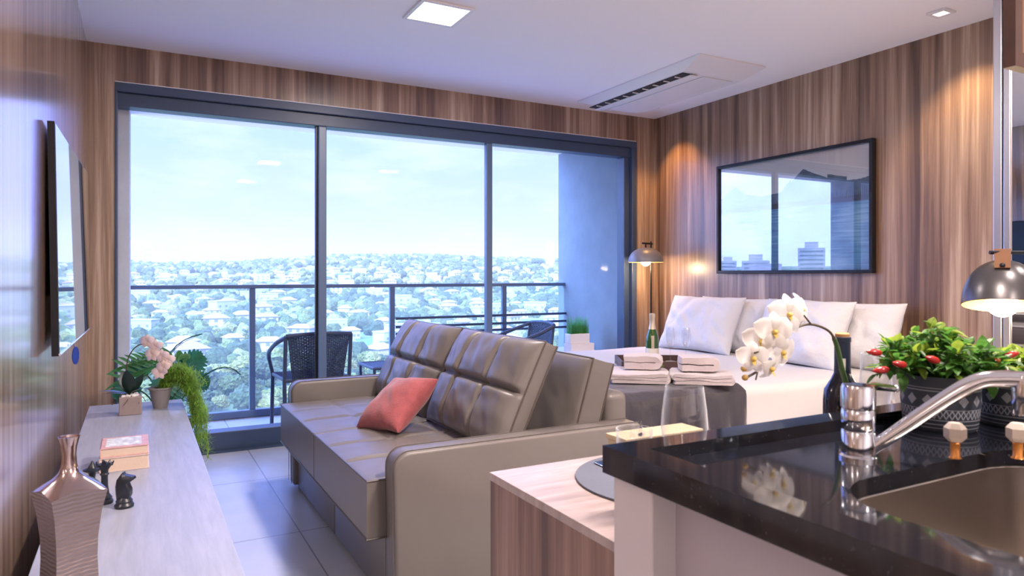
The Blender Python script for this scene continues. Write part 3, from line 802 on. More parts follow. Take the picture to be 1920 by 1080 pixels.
# coral pillow
bm, ra, rb = cushion(.30, .30, .13, side=.004, puff=1, backpuff=1, wr=.018, seed=21, pinch=.10, pexp=3)
bm.transform(TR(0, 0, -.15))
bm.transform(TR(1.00, 2.90, .565) @ Rz(radians(12)) @ Matrix.Rotation(radians(50), 4, 'Y') @ Rz(radians(-90)) @ Matrix.Rotation(radians(-8), 4, 'Y'))
mesh('throw_pillow', bm, M_red, smooth=True, label='coral red throw pillow lying on the sofa against the back cushions', cat='pillow')

# ------------------------------------------------------------------ bed
BX0, BX1, BY0, BY1, BZ = 1.86, 3.99, 2.48, 4.32, .565
t = thing('bed', (3.0, 3.4, 0), 'double bed made up with white sheets, head against the wooden wall', 'bed')
mesh('base', box(B(), BX0+.02, BX1, BY0+.02, BY1-.02, .05, .30, .01), M_throw, t, local=False)
for x in (BX0+.1, BX1-.1):
    for y in (BY0+.1, BY1-.1): mesh('leg', lathe(B(), [(.025, 0), (.03, .05)], (x, y, 0), 14), M_black, t, local=False)
bm = B(); box(bm, BX0, BX1, BY0, BY1, .30, BZ, .05, 5)
bmesh.ops.subdivide_edges(bm, edges=[e for e in bm.edges if e.calc_length() > .5], cuts=40, use_grid_fill=True)
for v in bm.verts:
    if v.co.z > .33: v.co += Vector((0, .012*noise.noise(v.co*6), .008*noise.noise(Vector((v.co.x*2, v.co.y*5, 1)))))
mesh('mattress', bm, M_sheet, t, smooth=True, local=False)
# throw over foot end
def throw():
    bm = B(); ns, ntt = 110, 60; g = []
    S0, S1 = -.02, (BY1-BY0)+.50           # s: from far edge toward the near edge and down
    R = .05
    def down(e, start):                     # e distance past the edge -> (horizontal, drop)
        if e <= -R: return e, 0
        a = (e+R)/R
        if a < pi/2: return -R+R*sin(a), R*(1-cos(a))
        return 0, R+(e+R-R*pi/2)
    for j in range(ns+1):
        s = S0+(S1-S0)*j/ns; row = []
        f = min(1, max(0, s/(BY1-BY0)))
        xe = 2.36+.30*f
        for i in range(ntt+1):
            tt = i/ntt; x = (BX0-.50)+(xe-(BX0-.50))*tt
            hy, dy = down(s-(BY1-BY0), 0); hx, dx = down(BX0-x, 0)
            Y = BY0-hy; X = BX0-hx
            drop = max(dy, dx)
            w = .006*noise.noise(Vector((x*5, s*3, 0)))+.004*noise.noise(Vector((x*13+s*4, s*11, 3)))
            hang = min(1, max(0, (drop-.05)/.2))
            fl = hang*(.030*sin(x*26+2*noise.noise(Vector((x*3, 0, s))))+.012*noise.noise(Vector((x*9, s*4, 5))))
            row.append(bm.verts.new((X-.012 if dx > .02 else X, Y-(.014+abs(fl)*1.2 if dy > .02 else 0), BZ+.016-drop+w*(1-hang)+.02*hang*noise.noise(Vector((x*3, 1, 1))))))
        g.append(row)
    for j in range(ns):
        for i in range(ntt): bm.faces.new((g[j][i], g[j+1][i], g[j+1][i+1], g[j][i+1]))
    bmesh.ops.recalc_face_normals(bm, faces=bm.faces)
    r = bmesh.ops.extrude_face_region(bm, geom=bm.faces[:])
    for v in [x for x in r['geom'] if isinstance(x, bmesh.types.BMVert)]:
        v.co += Vector((0, 0, .006))
    mesh('throw_blanket', bm, M_throw, smooth=True, label='charcoal throw blanket spread across the foot of the bed and hanging down its side', cat='blanket')
throw()
# bed pillows
def bed_pillow(xc, yc, lean, w, h, seed, label, rz=0, dz=0):
    bm, ra, rb = cushion(w, h, .19, side=.006, puff=1, backpuff=.9, wr=.026, seed=seed, pinch=.06, pexp=3.0)
    M = TR(xc, yc, BZ-.01+dz) @ Rz(rz) @ Matrix.Rotation(radians(lean), 4, 'Y') @ Matrix(((0, 1, 0, 0), (-1, 0, 0, 0), (0, 0, 1, 0), (0, 0, 0, 1)))
    bm.transform(M); mesh('bed_pillow', bm, M_linen, smooth=True, label=label, cat='pillow')
bed_pillow(3.80, 3.70, 14, .72, .42, 1, 'white pillow at the far side of the bed, mostly hidden behind another')
bed_pillow(3.60, 3.86, 24, .70, .44, 2, 'large white pillow leaning at the far side of the bed, nearest the champagne', rz=.05, dz=.01)
bed_pillow(3.80, 2.77, 14, .70, .42, 3, 'white pillow nearest the wall at the near side, its end sticking out on the right')
bed_pillow(3.60, 2.99, 24, .68, .44, 5, 'large white pillow leaning in front at the near side of the bed, behind the orchid', rz=-.05, dz=.01)

# towels
def folded(w, d, h, layers, seed, name, label, loc, rz):
    """cloth strip folded back and forth; its layers show on the face toward -Y"""
    bm = B(); th = h/layers; path = []
    for k in range(layers):
        z = th*(k+.5); sg = 1 if k % 2 == 0 else -1; e = w/2-th/2
        path += [Vector((sg*(-e+2*e*i/14), z)) for i in range(15)]
        if k < layers-1: path += [Vector((sg*(e+th/2*sin(a*pi/6)), z+th/2-th/2*cos(a*pi/6))) for a in range(1, 6)]
    half = th*.43; L_, R_ = [], []
    for i, p in enumerate(path):
        a = path[max(0, i-1)]; c = path[min(len(path)-1, i+1)]; t_ = (c-a).normalized(); n_ = Vector((-t_.y, t_.x)); L_.append(p+n_*half); R_.append(p-n_*half)
    sec = L_+R_[::-1]; ny = 12; rows = []
    for j in range(ny+1):
        y = -d/2+d*j/ny; row = []
        sq = 1-.06*abs(2*j/ny-1)**4
        for q in sec:
            nz_ = noise.noise(Vector((q.x*9, y*9, q.y*30+seed*3)))*.009+noise.noise(Vector((q.x*25, y*22, seed)))*.003
            row.append(bm.verts.new((q.x*sq+nz_*.6, y+noise.noise(Vector((q.x*8, q.y*60, seed)))*.008, max(.0005, q.y+nz_*min(1, q.y/.02)))))
        rows.append(row)
    m = len(sec)
    for A, C in zip(rows, rows[1:]):
        for q in range(m): bm.faces.new((A[q], A[(q+1) % m], C[(q+1) % m], C[q]))
    np_ = len(path)
    for row, f in ((rows[0], 1), (rows[-1], -1)):
        for i in range(np_-1):
            q = (row[i], row[i+1], row[m-2-i], row[m-1-i]); bm.faces.new(q[::-1] if f > 0 else q)
    bmesh.ops.recalc_face_normals(bm, faces=bm.faces)
    bm.transform(TR(*loc) @ Rz(rz))
    mesh(name, bm, M_towel, smooth=True, label=label, cat='towel', angle=60)
tz = BZ+.026
folded(.30, .25, .050, 3, 1, 'towel', 'wide folded pinkish-white towel on the throw, bottom left of the towel stacks', (2.255, 2.80, tz), radians(-38))
folded(.30, .25, .050, 3, 2, 'towel', 'wide folded pinkish-white towel on the throw, bottom right of the towel stacks', (2.50, 2.615, tz), radians(-38))
folded(.20, .155, .072, 2, 3, 'towel', 'small thickly folded towel lying on the left wide towel', (2.30, 2.845, tz+.054), radians(-42))
folded(.20, .155, .072, 2, 4, 'towel', 'small thickly folded towel lying on the right wide towel', (2.50, 2.655, tz+.054), radians(-34))

# tray, champagne, flutes
t = thing('serving_tray', (2.80, 3.30, BZ+.005), 'dark wooden serving tray on the bed under the champagne', 'tray', rz=radians(-30))
mesh('tray_base', box(B(), -.24, .24, -.17, .17, 0, .012), M_tray, t)
bm = B(); box(bm, -.24, .24, -.17, -.158, .012, .05, .003); box(bm, -.24, .24, .158, .17, .012, .05, .003); box(bm, -.24, -.228, -.158, .158, .012, .05, .003); box(bm, .228, .24, -.158, .158, .012, .05, .003)
mesh('tray_rim', bm, M_tray, t)
bm = B(); rnd = random.Random(5)
for k in range(26):
    v = Vector((rnd.gauss(0, 1), rnd.gauss(0, 1), abs(rnd.gauss(0, 1)))).normalized()*.035
    leaf(bm, (0, 0, .004), Vector((0, 0, .01))+v, .014, n=3)
bm.transform(TR(2.66, 3.12, BZ+.02)); mesh('leaf_sprig', bm, M_pepleaf2, label='small yellow-green sprig on the tray between the towels', cat='sprig')
TZ = BZ+.018
t = thing('champagne_bottle', (2.86, 3.42, TZ), 'green champagne bottle with gold foil neck standing on the bed tray', 'bottle')
mesh('bottle_body', lathe(B(), [(.038, 0), (.041, .01), (.041, .13), (.036, .165), (.022, .205), (.016, .235), (.015, .26)], seg=32), M_green, t, smooth=True)
mesh('foil', lathe(B(), [(.0235, .203), (.0175, .235), (.0165, .268), (.0185, .272), (.0185, .298), (.012, .303)], seg=28), M_gold, t, smooth=True)
mesh('label', lathe(B(), [(.0416, .03), (.0416, .085)], seg=32, cap=False), M_label, t, smooth=True)
bm = B(); box(bm, -.009, .009, -.0425, -.0408, .085, .165); bm.transform(Rz(radians(-35)))
mesh('front_band', bm, M_gold, t)
def flute(loc, label):
    t = thing('champagne_flute', loc, label, 'glass')
    mesh('bowl', lathe(B(), [(.004, .085), (.014, .095), (.026, .13), (.029, .165), (.024, .215), (.0232, .215), (.028, .165), (.025, .131), (.012, .098), (.001, .092)], seg=28, cap=False), M_thin, t, smooth=True)
    mesh('stem', lathe(B(), [(.03, 0), (.03, .002), (.006, .006), (.003, .02), (.003, .075), (.004, .086)], seg=24), M_thin, t, smooth=True)
    return t
f0 = flute((2.955, 3.36, TZ), 'empty champagne flute next to the green bottle')
dup(f0, (3.03, 3.30, TZ), label='empty champagne flute in front of the pillow and wall socket', cat='glass')

# ------------------------------------------------------------------ wall picture
def picture():
    y0, y1, z0, z1 = 2.683, 3.983, 1.139, 1.971; X = XR
    t = thing('framed_picture', (X, (y0+y1)/2, z0), 'large black-framed mountain lake picture on the wooden wall above the bed', 'picture')
    bm = B(); d = .042; w = .022
    box(bm, X-d, X-.001, y0, y1, z1-w, z1, .002); box(bm, X-d, X-.001, y0, y1, z0, z0+w, .002)
    box(bm, X-d, X-.001, y0, y0+w, z0+w, z1-w, .002); box(bm, X-d, X-.001, y1-w, y1, z0+w, z1-w, .002)
    mesh('frame', bm, M_black, t, local=False)
    bm = B(); xx = X-.012; yc = y0+w; W_, H_ = (y1-y0-2*w), (z1-z0-2*w)
    def P(u, v, o=0): return (xx-o, y1-w-u*W_, z0+w+v*H_)      # u: left to right as seen
    poly(bm, [P(0, 0), P(1, 0), P(1, .56), P(0, .56)], 3)
    poly(bm, [P(0, .56), P(1, .56), P(1, 1), P(0, 1)], 0)
    rnd = random.Random(2)
    ridge = [(0, .70), (.06, .76), (.12, .80), (.2, .72), (.32, .68), (.45, .70), (.52, .80), (.60, .905), (.66, .86), (.75, .80), (.85, .76), (.93, .755), (1, .77)]
    pts = []
    for (a, b), (c, d2) in zip(ridge, ridge[1:]):
        for k in range(6):
            f = k/6; pts.append((a+(c-a)*f, b+(d2-b)*f+rnd.uniform(-.003, .003)))
    pts.append(ridge[-1])
    for (a, b), (c, d2) in zip(pts, pts[1:]): poly(bm, [P(a, .55, .0005), P(c, .55, .0005), P(c, d2, .0005), P(a, b, .0005)], 1)
    for i, ((a, b), (c, d2)) in enumerate(zip(pts, pts[1:])):
        if b > .80 or a > .86: poly(bm, [P(a, b-.03, .001), P(c, d2-.03, .001), P(c, d2, .001), P(a, b, .001)], 4)
    for k in range(90):
        u = k/90; h = .60+.05*rnd.random()+(.02 if u > .7 else 0)
        poly(bm, [P(u, .555, .0015), P(u+.014, .555, .0015), P(u+.007, h, .0015)], 2)
    poly(bm, [P(0, .555, .0014), P(1, .555, .0014), P(1, .60, .0014), P(0, .60, .0014)], 2)
    mesh('landscape_print', bm, [M_art_sky, M_art_mt, M_art_tree, M_art_water, M_art_snow], t, local=False)
    mesh('picture_glass', box(B(), X-.026, X-.024, y0+w, y1-w, z0+w, z1-w), M_picglass, t, local=False)
picture()
# wall socket
t = thing('wall_socket', (XR, 4.49, .64), 'white wall socket plate beside the bed near the window', 'socket')
mesh('plate', box(B(), XR-.009, XR-.001, 4.445, 4.535, .64, .76, .003), M_plastic, t, local=False)
bm = B(); box(bm, XR-.0105, XR-.009, 4.482, 4.498, .66, .69); box(bm, XR-.0105, XR-.009, 4.482, 4.498, .71, .74); mesh('socket_holes', bm, M_dark, t, local=False)

# ------------------------------------------------------------------ ceiling fittings
def led_panel(x, y, label):
    t = thing('ceiling_and_fill_panel', (x, y, ZC-.001), label, 'ceiling light'); bm = B(); a, b = .145, .125
    for (x0, x1, y0, y1) in ((-a, a, -a, -b), (-a, a, b, a), (-a, -b, -b, b), (b, a, -b, b)): box(bm, x0, x1, y0, y1, -.012, 0, .002)
    mesh('frame', bm, M_plastic, t); mesh('diffuser', box(B(), -b, b, -b, b, -.010, -.002), M_panel, t)
led_panel(1.385, 3.365, 'square white ceiling light glowing above the sofa')
led_panel(1.4, .9, 'added square fill light over the kitchen counter'); led_panel(2.9, .9, 'added square fill light near the wardrobe'); led_panel(1.4, -1.0, 'added square fill light at the back of the room')  # unseen fixtures made up to carry the fill lamps
def downlight(x, y, label):
    t = thing('ceiling_spotlight', (x, y, ZC-.001), label, 'spotlight'); bm = B()
    for (x0, x1, y0, y1) in ((-.05, .05, -.05, -.03), (-.05, .05, .03, .05), (-.05, -.03, -.03, .03), (.03, .05, -.03, .03)): box(bm, x0, x1, y0, y1, -.010, 0, .002)
    mesh('trim_ring', bm, M_plastic, t); mesh('lamp_lens', box(B(), -.028, .028, -.028, .028, -.005, -.001), M_spotglow, t)
downlight(3.69, 2.11, 'small square recessed spotlight near the mirror wardrobe')
downlight(3.71, 4.45, 'small square recessed spotlight in the far corner beside the air conditioner')
def ac():
    x0, x1, y0, y1 = 3.06, 3.64, 3.21, 4.56; z1, z0 = ZC-.001, ZC-.062
    t = thing('air_conditioner', ((x0+x1)/2, (y0+y1)/2, z1), 'white ceiling cassette air conditioner with a long dark louvre slot', 'air conditioner')
    bm = B(); i = .05
    T = [bm.verts.new(p) for p in ((x0, y0, z1), (x1, y0, z1), (x1, y1, z1), (x0, y1, z1))]
    E = [bm.verts.new(p) for p in ((x0, y0, z1-.008), (x1, y0, z1-.008), (x1, y1, z1-.008), (x0, y1, z1-.008))]
    L = [bm.verts.new(p) for p in ((x0+.03, y0+.17, z0), (x1-.04, y0+.17, z0), (x1-.04, y1-.17, z0), (x0+.03, y1-.17, z0))]
    bm.faces.new(T)
    for a, b in ((T, E), (E, L)):
        for k in range(4): bm.faces.new((a[k], b[k], b[(k+1) % 4], a[(k+1) % 4]))
    bm.faces.new(L[::-1]); bmesh.ops.recalc_face_normals(bm, faces=bm.faces)
    mesh('casing', bm, M_plastic, t, local=False)
    mesh('louvre_slot', box(B(), x0+.045, x0+.125, y0+.20, y1-.10, z0-.006, z0-.001), M_dark, t, local=False, label='dark air outlet slot')
    mesh('louvre_flap', box(B(), x0+.10, x0+.165, y0+.19, y1-.09, z0-.016, z0-.008, .003), M_plastic, t, local=False)
    for k in range(9): mesh('louvre_vane', box(B(), x0+.05, x0+.10, y0+.28+k*.11, y0+.286+k*.11, z0-.012, z0-.006), M_plastic, t, local=False)
    mesh('intake_panel', box(B(), x0+.22, x1-.10, y0+.20, y1-.12, z0-.006, z0-.001, .002), M_white, t, local=False)
ac()

# ------------------------------------------------------------------ floor lamps
def dome(parent, cx, cy, zt, r, h, mat=None, tilt=0):
    dv = Vector((cx, cy, 0)).normalized(); ta = radians(tilt)
    TM_ = Matrix.Translation((cx, cy, zt)) @ Vector((0, 0, -1)).rotation_difference(-dv*sin(ta)+Vector((0, 0, -cos(ta)))).to_matrix().to_4x4() @ Matrix.Translation((-cx, -cy, -zt))
    prof = [(r*sin(pi/2*(1-i/12))**.85 if i < 12 else .001, -h+h*(1-cos(pi/2*i/12)**1.0) if 0 else -h+h*sin(pi/2*i/12)) for i in range(13)]
    bm = B(); lathe(bm, prof, (cx, cy, zt), 48, cap=False); bm.transform(TM_); s = mesh('lamp_shade', bm, mat or M_shade, parent, smooth=True, local=False)
    bm = B(); lathe(bm, [(a-.0025, b-.002) for a, b in prof if a > .003], (cx, cy, zt), 48, cap=False); bm.transform(TM_); mesh('shade_lining', bm, M_shade_in, s, smooth=True, local=False); return TM_
def lamp(px, py, cx, cy, z_rim, r, h, rb, label, strap, energy):
    t = thing('floor_lamp', (px, py, 0), label, 'lamp')
    mesh('base', lathe(B(), [(.13, 0), (.13, .012), (.02, .02)], (px, py, 0), 40), M_black, t, smooth=True, local=False)
    zt = z_rim+h; zr = zt+.035
    mesh('pole', lathe(B(), [(.007, .015), (.007, zr+.02)], (px, py, 0), 14), M_black, t, smooth=True, local=False)
    d = Vector((cx-px, cy-py, 0)); L = d.length; d.normalize()
    bm = B(); tube(bm, [Vector((px, py, zr))-d*.02, Vector((cx, cy, zr))+d*.05], .008, 10); mesh('arm', bm, M_black, t, smooth=True, local=False)
    TM_ = dome(t, cx, cy, zt, r, h, None if strap else M_shade_lit, 13 if strap else 0)
    bm = B(); tube(bm, [(cx, cy, zt-.01), (cx, cy, zr)], .006, 8); lathe(bm, [(.018, 0), (.018, .04)], (cx, cy, zt-.055), 16); mesh('socket', bm, M_black, t, smooth=True, local=False)
    bm = B(); ball(bm, (cx, cy, z_rim+rb*.25), rb, 3); mesh('bulb', bm, M_bulb, t, smooth=True, local=False)
    if strap:
        s = Vector((-d.y, d.x, 0));
        bm = B(); n = 16; wdt = .026; prof = []
        fx = (Vector((0, 0, 0))-Vector((cx, cy, 0))).normalized()
        pts = [Vector((cx, cy, zt-.058))+fx*(r*.80), Vector((cx, cy, zt-.016))+fx*(r*.49), Vector((cx, cy, zr-.002))+fx*.016, Vector((cx, cy, zr+.012)), Vector((cx, cy, zr-.002))-fx*.016, Vector((cx, cy, zt-.016))-fx*(r*.49), Vector((cx, cy, zt-.058))-fx*(r*.80)]
        pts = [TM_ @ p if i not in (2, 3, 4) else p for i, p in enumerate(pts)]; pts = spline(pts, 5); sd = fx.cross(Vector((0, 0, 1)))
        rows = []
        for p in pts: rows.append([bm.verts.new(p-sd*wdt), bm.verts.new(p+sd*wdt)])
        for a, b in zip(rows, rows[1:]): bm.faces.new((a[0], a[1], b[1], b[0]))
        r_ = bmesh.ops.extrude_face_region(bm, geom=bm.faces[:])
        nrm = Vector((0, 0, .003))
        for v in [x for x in r_['geom'] if isinstance(x, bmesh.types.BMVert)]: v.co += nrm+(v.co-Vector((cx, cy, v.co.z))).normalized()*.003
        mesh('strap', bm, M_leatherstrap, t, local=False, label='tan leather strap')
        bm = B(); ball(bm, pts[1]+fx*.008+Vector((0, 0, .006)), .010, 2); mesh('strap_stud', bm, M_black, t, smooth=True, local=False)
    d_ = bpy.data.lights.new('bulb_light', 'POINT'); d_.energy = energy; d_.color = (1, .70, .40); d_.shadow_soft_size = .03
    o = bpy.data.objects.new('bulb_light', d_); COL.objects.link(o); o.location = (cx, cy, z_rim-rb*.95)
lamp(3.13+.33, 1.54+.03-.25, 3.115, 1.535, 1.0, .142, .185, .060, 'near floor lamp with black dome shade and tan leather strap by the mirror', True, 7)
lamp(3.80, 4.56, 3.72, 4.53, 1.235, .145, .12, .045, 'slim floor lamp with dome shade coloured as window-lit in the far corner by the window', False, 6)

# ------------------------------------------------------------------ mirrored wardrobe
MX = 3.445
t = thing('wardrobe', (3.73, .6, 0), 'tall wardrobe with a silver-framed mirror door at the right edge', 'wardrobe')
mesh('body', box(B(), MX+.02, XR-.002, -.9, 1.73, 0, ZC-.002), M_white, t, local=False)
bm = B(); box(bm, MX-.012, MX+.018, 1.695, 1.732, .02, ZC-.004, .004); box(bm, MX-.014, MX+.018, 1.66, 1.688, .02, ZC-.004, .003)
mesh('door_frame', bm, simple('brushed_aluminium', (.50, .50, .56), .3, metal=.8), t, local=False, label='silver upright profile')
mesh('mirror_door', box(B(), MX-.004, MX+.006, .2, 1.66, .02, ZC-.004), M_mirror, t, local=False, label='mirrored sliding door')
mesh('mirror_door', box(B(), MX+.006, MX+.014, -.9, .2, .02, ZC-.004), M_mirror, t, local=False, label='mirrored sliding door')

# ------------------------------------------------------------------ hanging wooden cabinet, top right
t = thing('wall_cabinet', (1.7, .665, 1.505), 'brown wooden kitchen cabinet hanging from the ceiling at the top right', 'cabinet')
bm = B(); x0, x1, y0, y1, z0, z1 = 1.372, 2.2, .655, .675, 1.50, ZC-.002; w = .024
box(bm, x0, x0+w, y0, y1, z0, z1); box(bm, x1-w, x1, y0, y1, z0, z1); box(bm, x0+w, x1-w, y0, y1, z0, z0+w); box(bm, x0+w, x1-w, y0, y1, z1-w, z1)
mesh('frame', bm, M_cabdark, t, local=False)
mesh('door', box(B(), x0+w+.003, x1-w-.003, y0+.003, y1-.002, z0+w+.003, z1-w-.003, .001), M_cabinet, t, local=False)

# ------------------------------------------------------------------ wooden table behind the counter
t = thing('dining_table', (1.3, .97, 0), 'wooden dining table with thick panel legs butting against the kitchen counter', 'table')
mesh('tabletop', box(B(), .594, 1.9, .765, 1.188, .735, .75, .001), M_tabletop, t, local=False)
mesh('side_panel', box(B(), .596, .64, .765, 1.186, 0, .735), M_tablewood, t, local=False)
mesh('side_panel', box(B(), 1.85, 1.898, .765, 1.186, 0, .735), M_tablewood, t, local=False)
mesh('back_panel', box(B(), .64, 1.85, 1.15, 1.184, .0, .735), M_tablewood, t, local=False)

# ------------------------------------------------------------------ kitchen counter with sink
CX0, CX1, CY0, CY1, CZ = .548, 2.6, .06, .757, .90
def counter():
    t = thing('kitchen_counter', (1.5, .4, 0), 'kitchen counter with polished black granite worktop and pale panels', 'kitchen counter')
    zr = .883; zb = .864
    # worktop with raised rim and a cut-out for the sink (rounded rectangle)
    sx0, sx1, sy0, sy1, rr = .675, 1.13, .165, .530, .10
    def rrect(x0, x1, y0, y1, r, n=8):
        out = []
        for (cx, cy, a0) in ((x1-r, y1-r, 0), (x0+r, y1-r, 90), (x0+r, y0+r, 180), (x1-r, y0+r, 270)):
            for k in range(n+1):
                a = radians(a0+90*k/n); out.append((cx+r*cos(a), cy+r*sin(a)))
        return out
    hole = rrect(sx0, sx1, sy0, sy1, rr)
    cxm, cym = (sx0+sx1)/2, (sy0+sy1)/2
    bm = B(); rim = .044
    ix0, ix1, iy0, iy1 = CX0+rim, CX1-.01, CY0+.03, CY1-rim
    def outer_pt(x, y):      # ray from the sink centre to the inner rim rectangle
        dx, dy = x-cxm, y-cym; ts = []
        if dx > 1e-9: ts.append((ix1-cxm)/dx)
        if dx < -1e-9: ts.append((ix0-cxm)/dx)
        if dy > 1e-9: ts.append((iy1-cym)/dy)
        if dy < -1e-9: ts.append((iy0-cym)/dy)
        k = min(ts); return (cxm+dx*k, cym+dy*k)
    pts = list(hole)
    extra = []
    H = [bm.verts.new((x, y, zr)) for x, y in hole]; Hb = [bm.verts.new((x, y, zr-.02)) for x, y in hole]
    O = [bm.verts.new((*outer_pt(x, y), zr)) for x, y in hole]
    n = len(hole)
    corners = [(ix1, iy1), (ix0, iy1), (ix0, iy0), (ix1, iy0)]
    for i in range(n):
        k = (i+1) % n; a, b = O[i].co, O[k].co; mid = None
        for c in corners:
            if (abs(a.x-c[0]) < 1e-6 and abs(b.y-c[1]) < 1e-6) or (abs(b.x-c[0]) < 1e-6 and abs(a.y-c[1]) < 1e-6):
                if (a-b).length > 1e-6 and abs(a.x-b.x) > 1e-6 and abs(a.y-b.y) > 1e-6: mid = c
        vs = [H[i], H[k], O[k]]+([bm.verts.new((*mid, zr))] if mid else [])+[O[i]]
        bm.faces.new(vs); bm.faces.new((H[k], H[i], Hb[i], Hb[k]))
    # rim ring: top, inner wall, outer wall
    def loop(x0, x1, y0, y1, z): return [bm.verts.new(p) for p in ((x0, y0, z), (x1, y0, z), (x1, y1, z), (x0, y1, z))]
    Lin_b = loop(ix0, ix1, iy0, iy1, zr); Lin_t = loop(ix0, ix1, iy0, iy1, CZ); Lo_t = loop(CX0, CX1, CY0, CY1, CZ); Lo_b = loop(CX0, CX1, CY0, CY1, zb)
    for a, b in ((Lin_b, Lin_t), (Lin_t, Lo_t), (Lo_t, Lo_b)):
        for k in range(4): bm.faces.new((a[k], a[(k+1) % 4], b[(k+1) % 4], b[k]))
    bmesh.ops.recalc_face_normals(bm, faces=bm.faces)
    wt = mesh('worktop', bm, M_granite, t, local=False, label='polished black granite top with raised rim')
    # basin
    bm = B(); rings = []
    for (ins, z) in ((-.004, zr-.02), (.0, zr-.024), (.004, zr-.10), (.012, zr-.15), (.05, zr-.17), (.12, zr-.175)):
        rings.append([bm.verts.new((x, y, z)) for x, y in rrect(sx0+ins, sx1-ins, sy0+ins, sy1-ins, max(.02, rr-ins*.5))])
    for a, b in zip(rings, rings[1:]):
        for k in range(n): bm.faces.new((a[k], a[(k+1) % n], b[(k+1) % n], b[k]))
    bm.faces.new(rings[-1]); bmesh.ops.recalc_face_normals(bm, faces=bm.faces)
    s = mesh('sink_basin', bm, M_steel, t, smooth=True, local=False, label='stainless steel basin')
    mesh('drain', lathe(B(), [(.04, 0), (.04, .003), (.03, .004)], (cxm, cym, zr-.1745), 24), M_chrome, s, smooth=True, local=False)
    # carcass
    bm = B(); box(bm, .562, .62, .672, CY1-.006, 0, zb-.001, .002); mesh('end_post', bm, M_counterend, t, local=False, label='off-white end post')
    mesh('side_panel', box(B(), .60, .622, CY0+.04, .672, 0, zb-.001), M_counterbase, t, local=False)
    mesh('back_panel', box(B(), .62, CX1-.03, .70, .75, 0, zb-.001), M_counterbase, t, local=False)
    mesh('far_panel', box(B(), CX1-.05, CX1-.03, CY0+.04, .70, 0, zb-.001), M_counterbase, t, local=False)
    for k in range(3):
        xa = .63+k*.645; d = mesh('door', box(B(), xa, xa+.635, CY0+.03, CY0+.05, .08, zb-.006, .002), M_counterbase, t, local=False)
        bm = B(); tube(bm, [(xa+.05, CY0+.022, .75), (xa+.2, CY0+.022, .75)], .006, 8); mesh('handle', bm, M_chrome, d, smooth=True, local=False)
counter()

# ------------------------------------------------------------------ faucet
def faucet():
    fx, fy, z0 = .849, .594, .883
    t = thing('kitchen_faucet', (fx, fy, z0), 'chrome single-lever kitchen faucet with slanted spout over the sink', 'faucet')
    mesh('body', lathe(B(), [(.024, 0), (.024, .004), (.021, .006), (.021, .036), (.0195, .038), (.021, .040), (.021, .064), (.0195, .066), (.0215, .068), (.0215, .094), (.020, .098), (.006, .099)], seg=40), M_chrome, t, smooth=True)
    d = Vector((1.05-fx, .475-fy+.03, 0)).normalized()
    w = lambda p: Vector(p)
    bm = B(); tube(bm, [w((0, 0, .092))+d*.012, w((0, 0, .091))+Vector((.5, .1, 0)).normalized()*.05, w((0, 0, .083))+Vector((.5, .06, 0)).normalized()*.10], [.007, .0055, .0045], 12)
    ball(bm, w((0, 0, .083))+Vector((.5, .06, 0)).normalized()*.101, .0058, 2); mesh('lever', bm, M_chrome, t, smooth=True)
    e = Vector((.965-fx, .468-fy, 0))
    pts = spline([e*.08+Vector((0, 0, .012)), e*.25+Vector((0, 0, .036)), e*.60+Vector((0, 0, .086)), e*.80+Vector((0, 0, .109)), e*.95+Vector((0, 0, .114)), e*1.12+Vector((0, 0, .114))], 8)
    bm = B(); tube(bm, pts, [.0085+.002*min(1, i/20) for i in range(len(pts))], 20); mesh('spout', bm, M_chrome, t, smooth=True)
    bm = B(); lathe(bm, [(.0135, -.042), (.0145, -.040), (.0145, -.002), (.012, .008), (.004, .010)], e*1.10+Vector((0, 0, .112)), 28); mesh('nozzle', bm, M_chrome, t, smooth=True)
faucet()

# ------------------------------------------------------------------ pepper plants in patterned pots
def pepper_pot(loc, label, seed, peppers, bright, R=.056, hh=.086, spread=.090, height=.074, nc=95):
    t = thing('pepper_plant', loc, label, 'plant'); rnd = random.Random(seed)
    mesh('pot', lathe(B(), [(.048*R/.056, 0), (.052*R/.056, .004), (R, hh*.5), (R*1.0, hh), (R*.93, hh), (R*.9, hh*.9), (.001, hh*.9)], seg=48), M_pot, t, smooth=True)
    bm = B(); stems = B()
    for k in range(nc):
        a = rnd.uniform(0, 2*pi); q = sqrt(rnd.random()); rr = spread*q; z = hh+.002+height*(1-q*q*.7)*rnd.uniform(.12, 1.02)
        tip = Vector((rr*cos(a), rr*sin(a), z))
        tube(stems, [(tip.x*.2, tip.y*.2, hh*.9), (tip.x*.6, tip.y*.6, hh+(z-hh)*.6), tip], .0013, 4)
        for j in range(9):
            v = Vector((rnd.gauss(0, 1), rnd.gauss(0, 1), rnd.gauss(.25, .8))).normalized()
            b = tip+v*rnd.uniform(0, .012); L = rnd.uniform(.014, .028)
            yel = rnd.random() < bright+(.35 if q < .5 and v.z > .3 else 0)
            leaf(bm, b, b+v*L, L*.62, droop=.004, n=4, fold=.35, mat=1 if yel else 0)
    mesh('foliage', bm, [M_pepleaf, M_pepleaf2], t); mesh('stems', stems, M_gstem, t)
    for p, d in peppers:
        d = Vector(d).normalized(); M = d.to_track_quat('Z', 'Y').to_matrix().to_4x4()
        bm = B(); lathe(bm, [(.001, -.012), (.0042, -.009), (.0056, -.004), (.0054, .003), (.0036, .010), (.001, .015)], p, 14, M=M); mesh('pepper', bm, M_pepper, t, smooth=True)
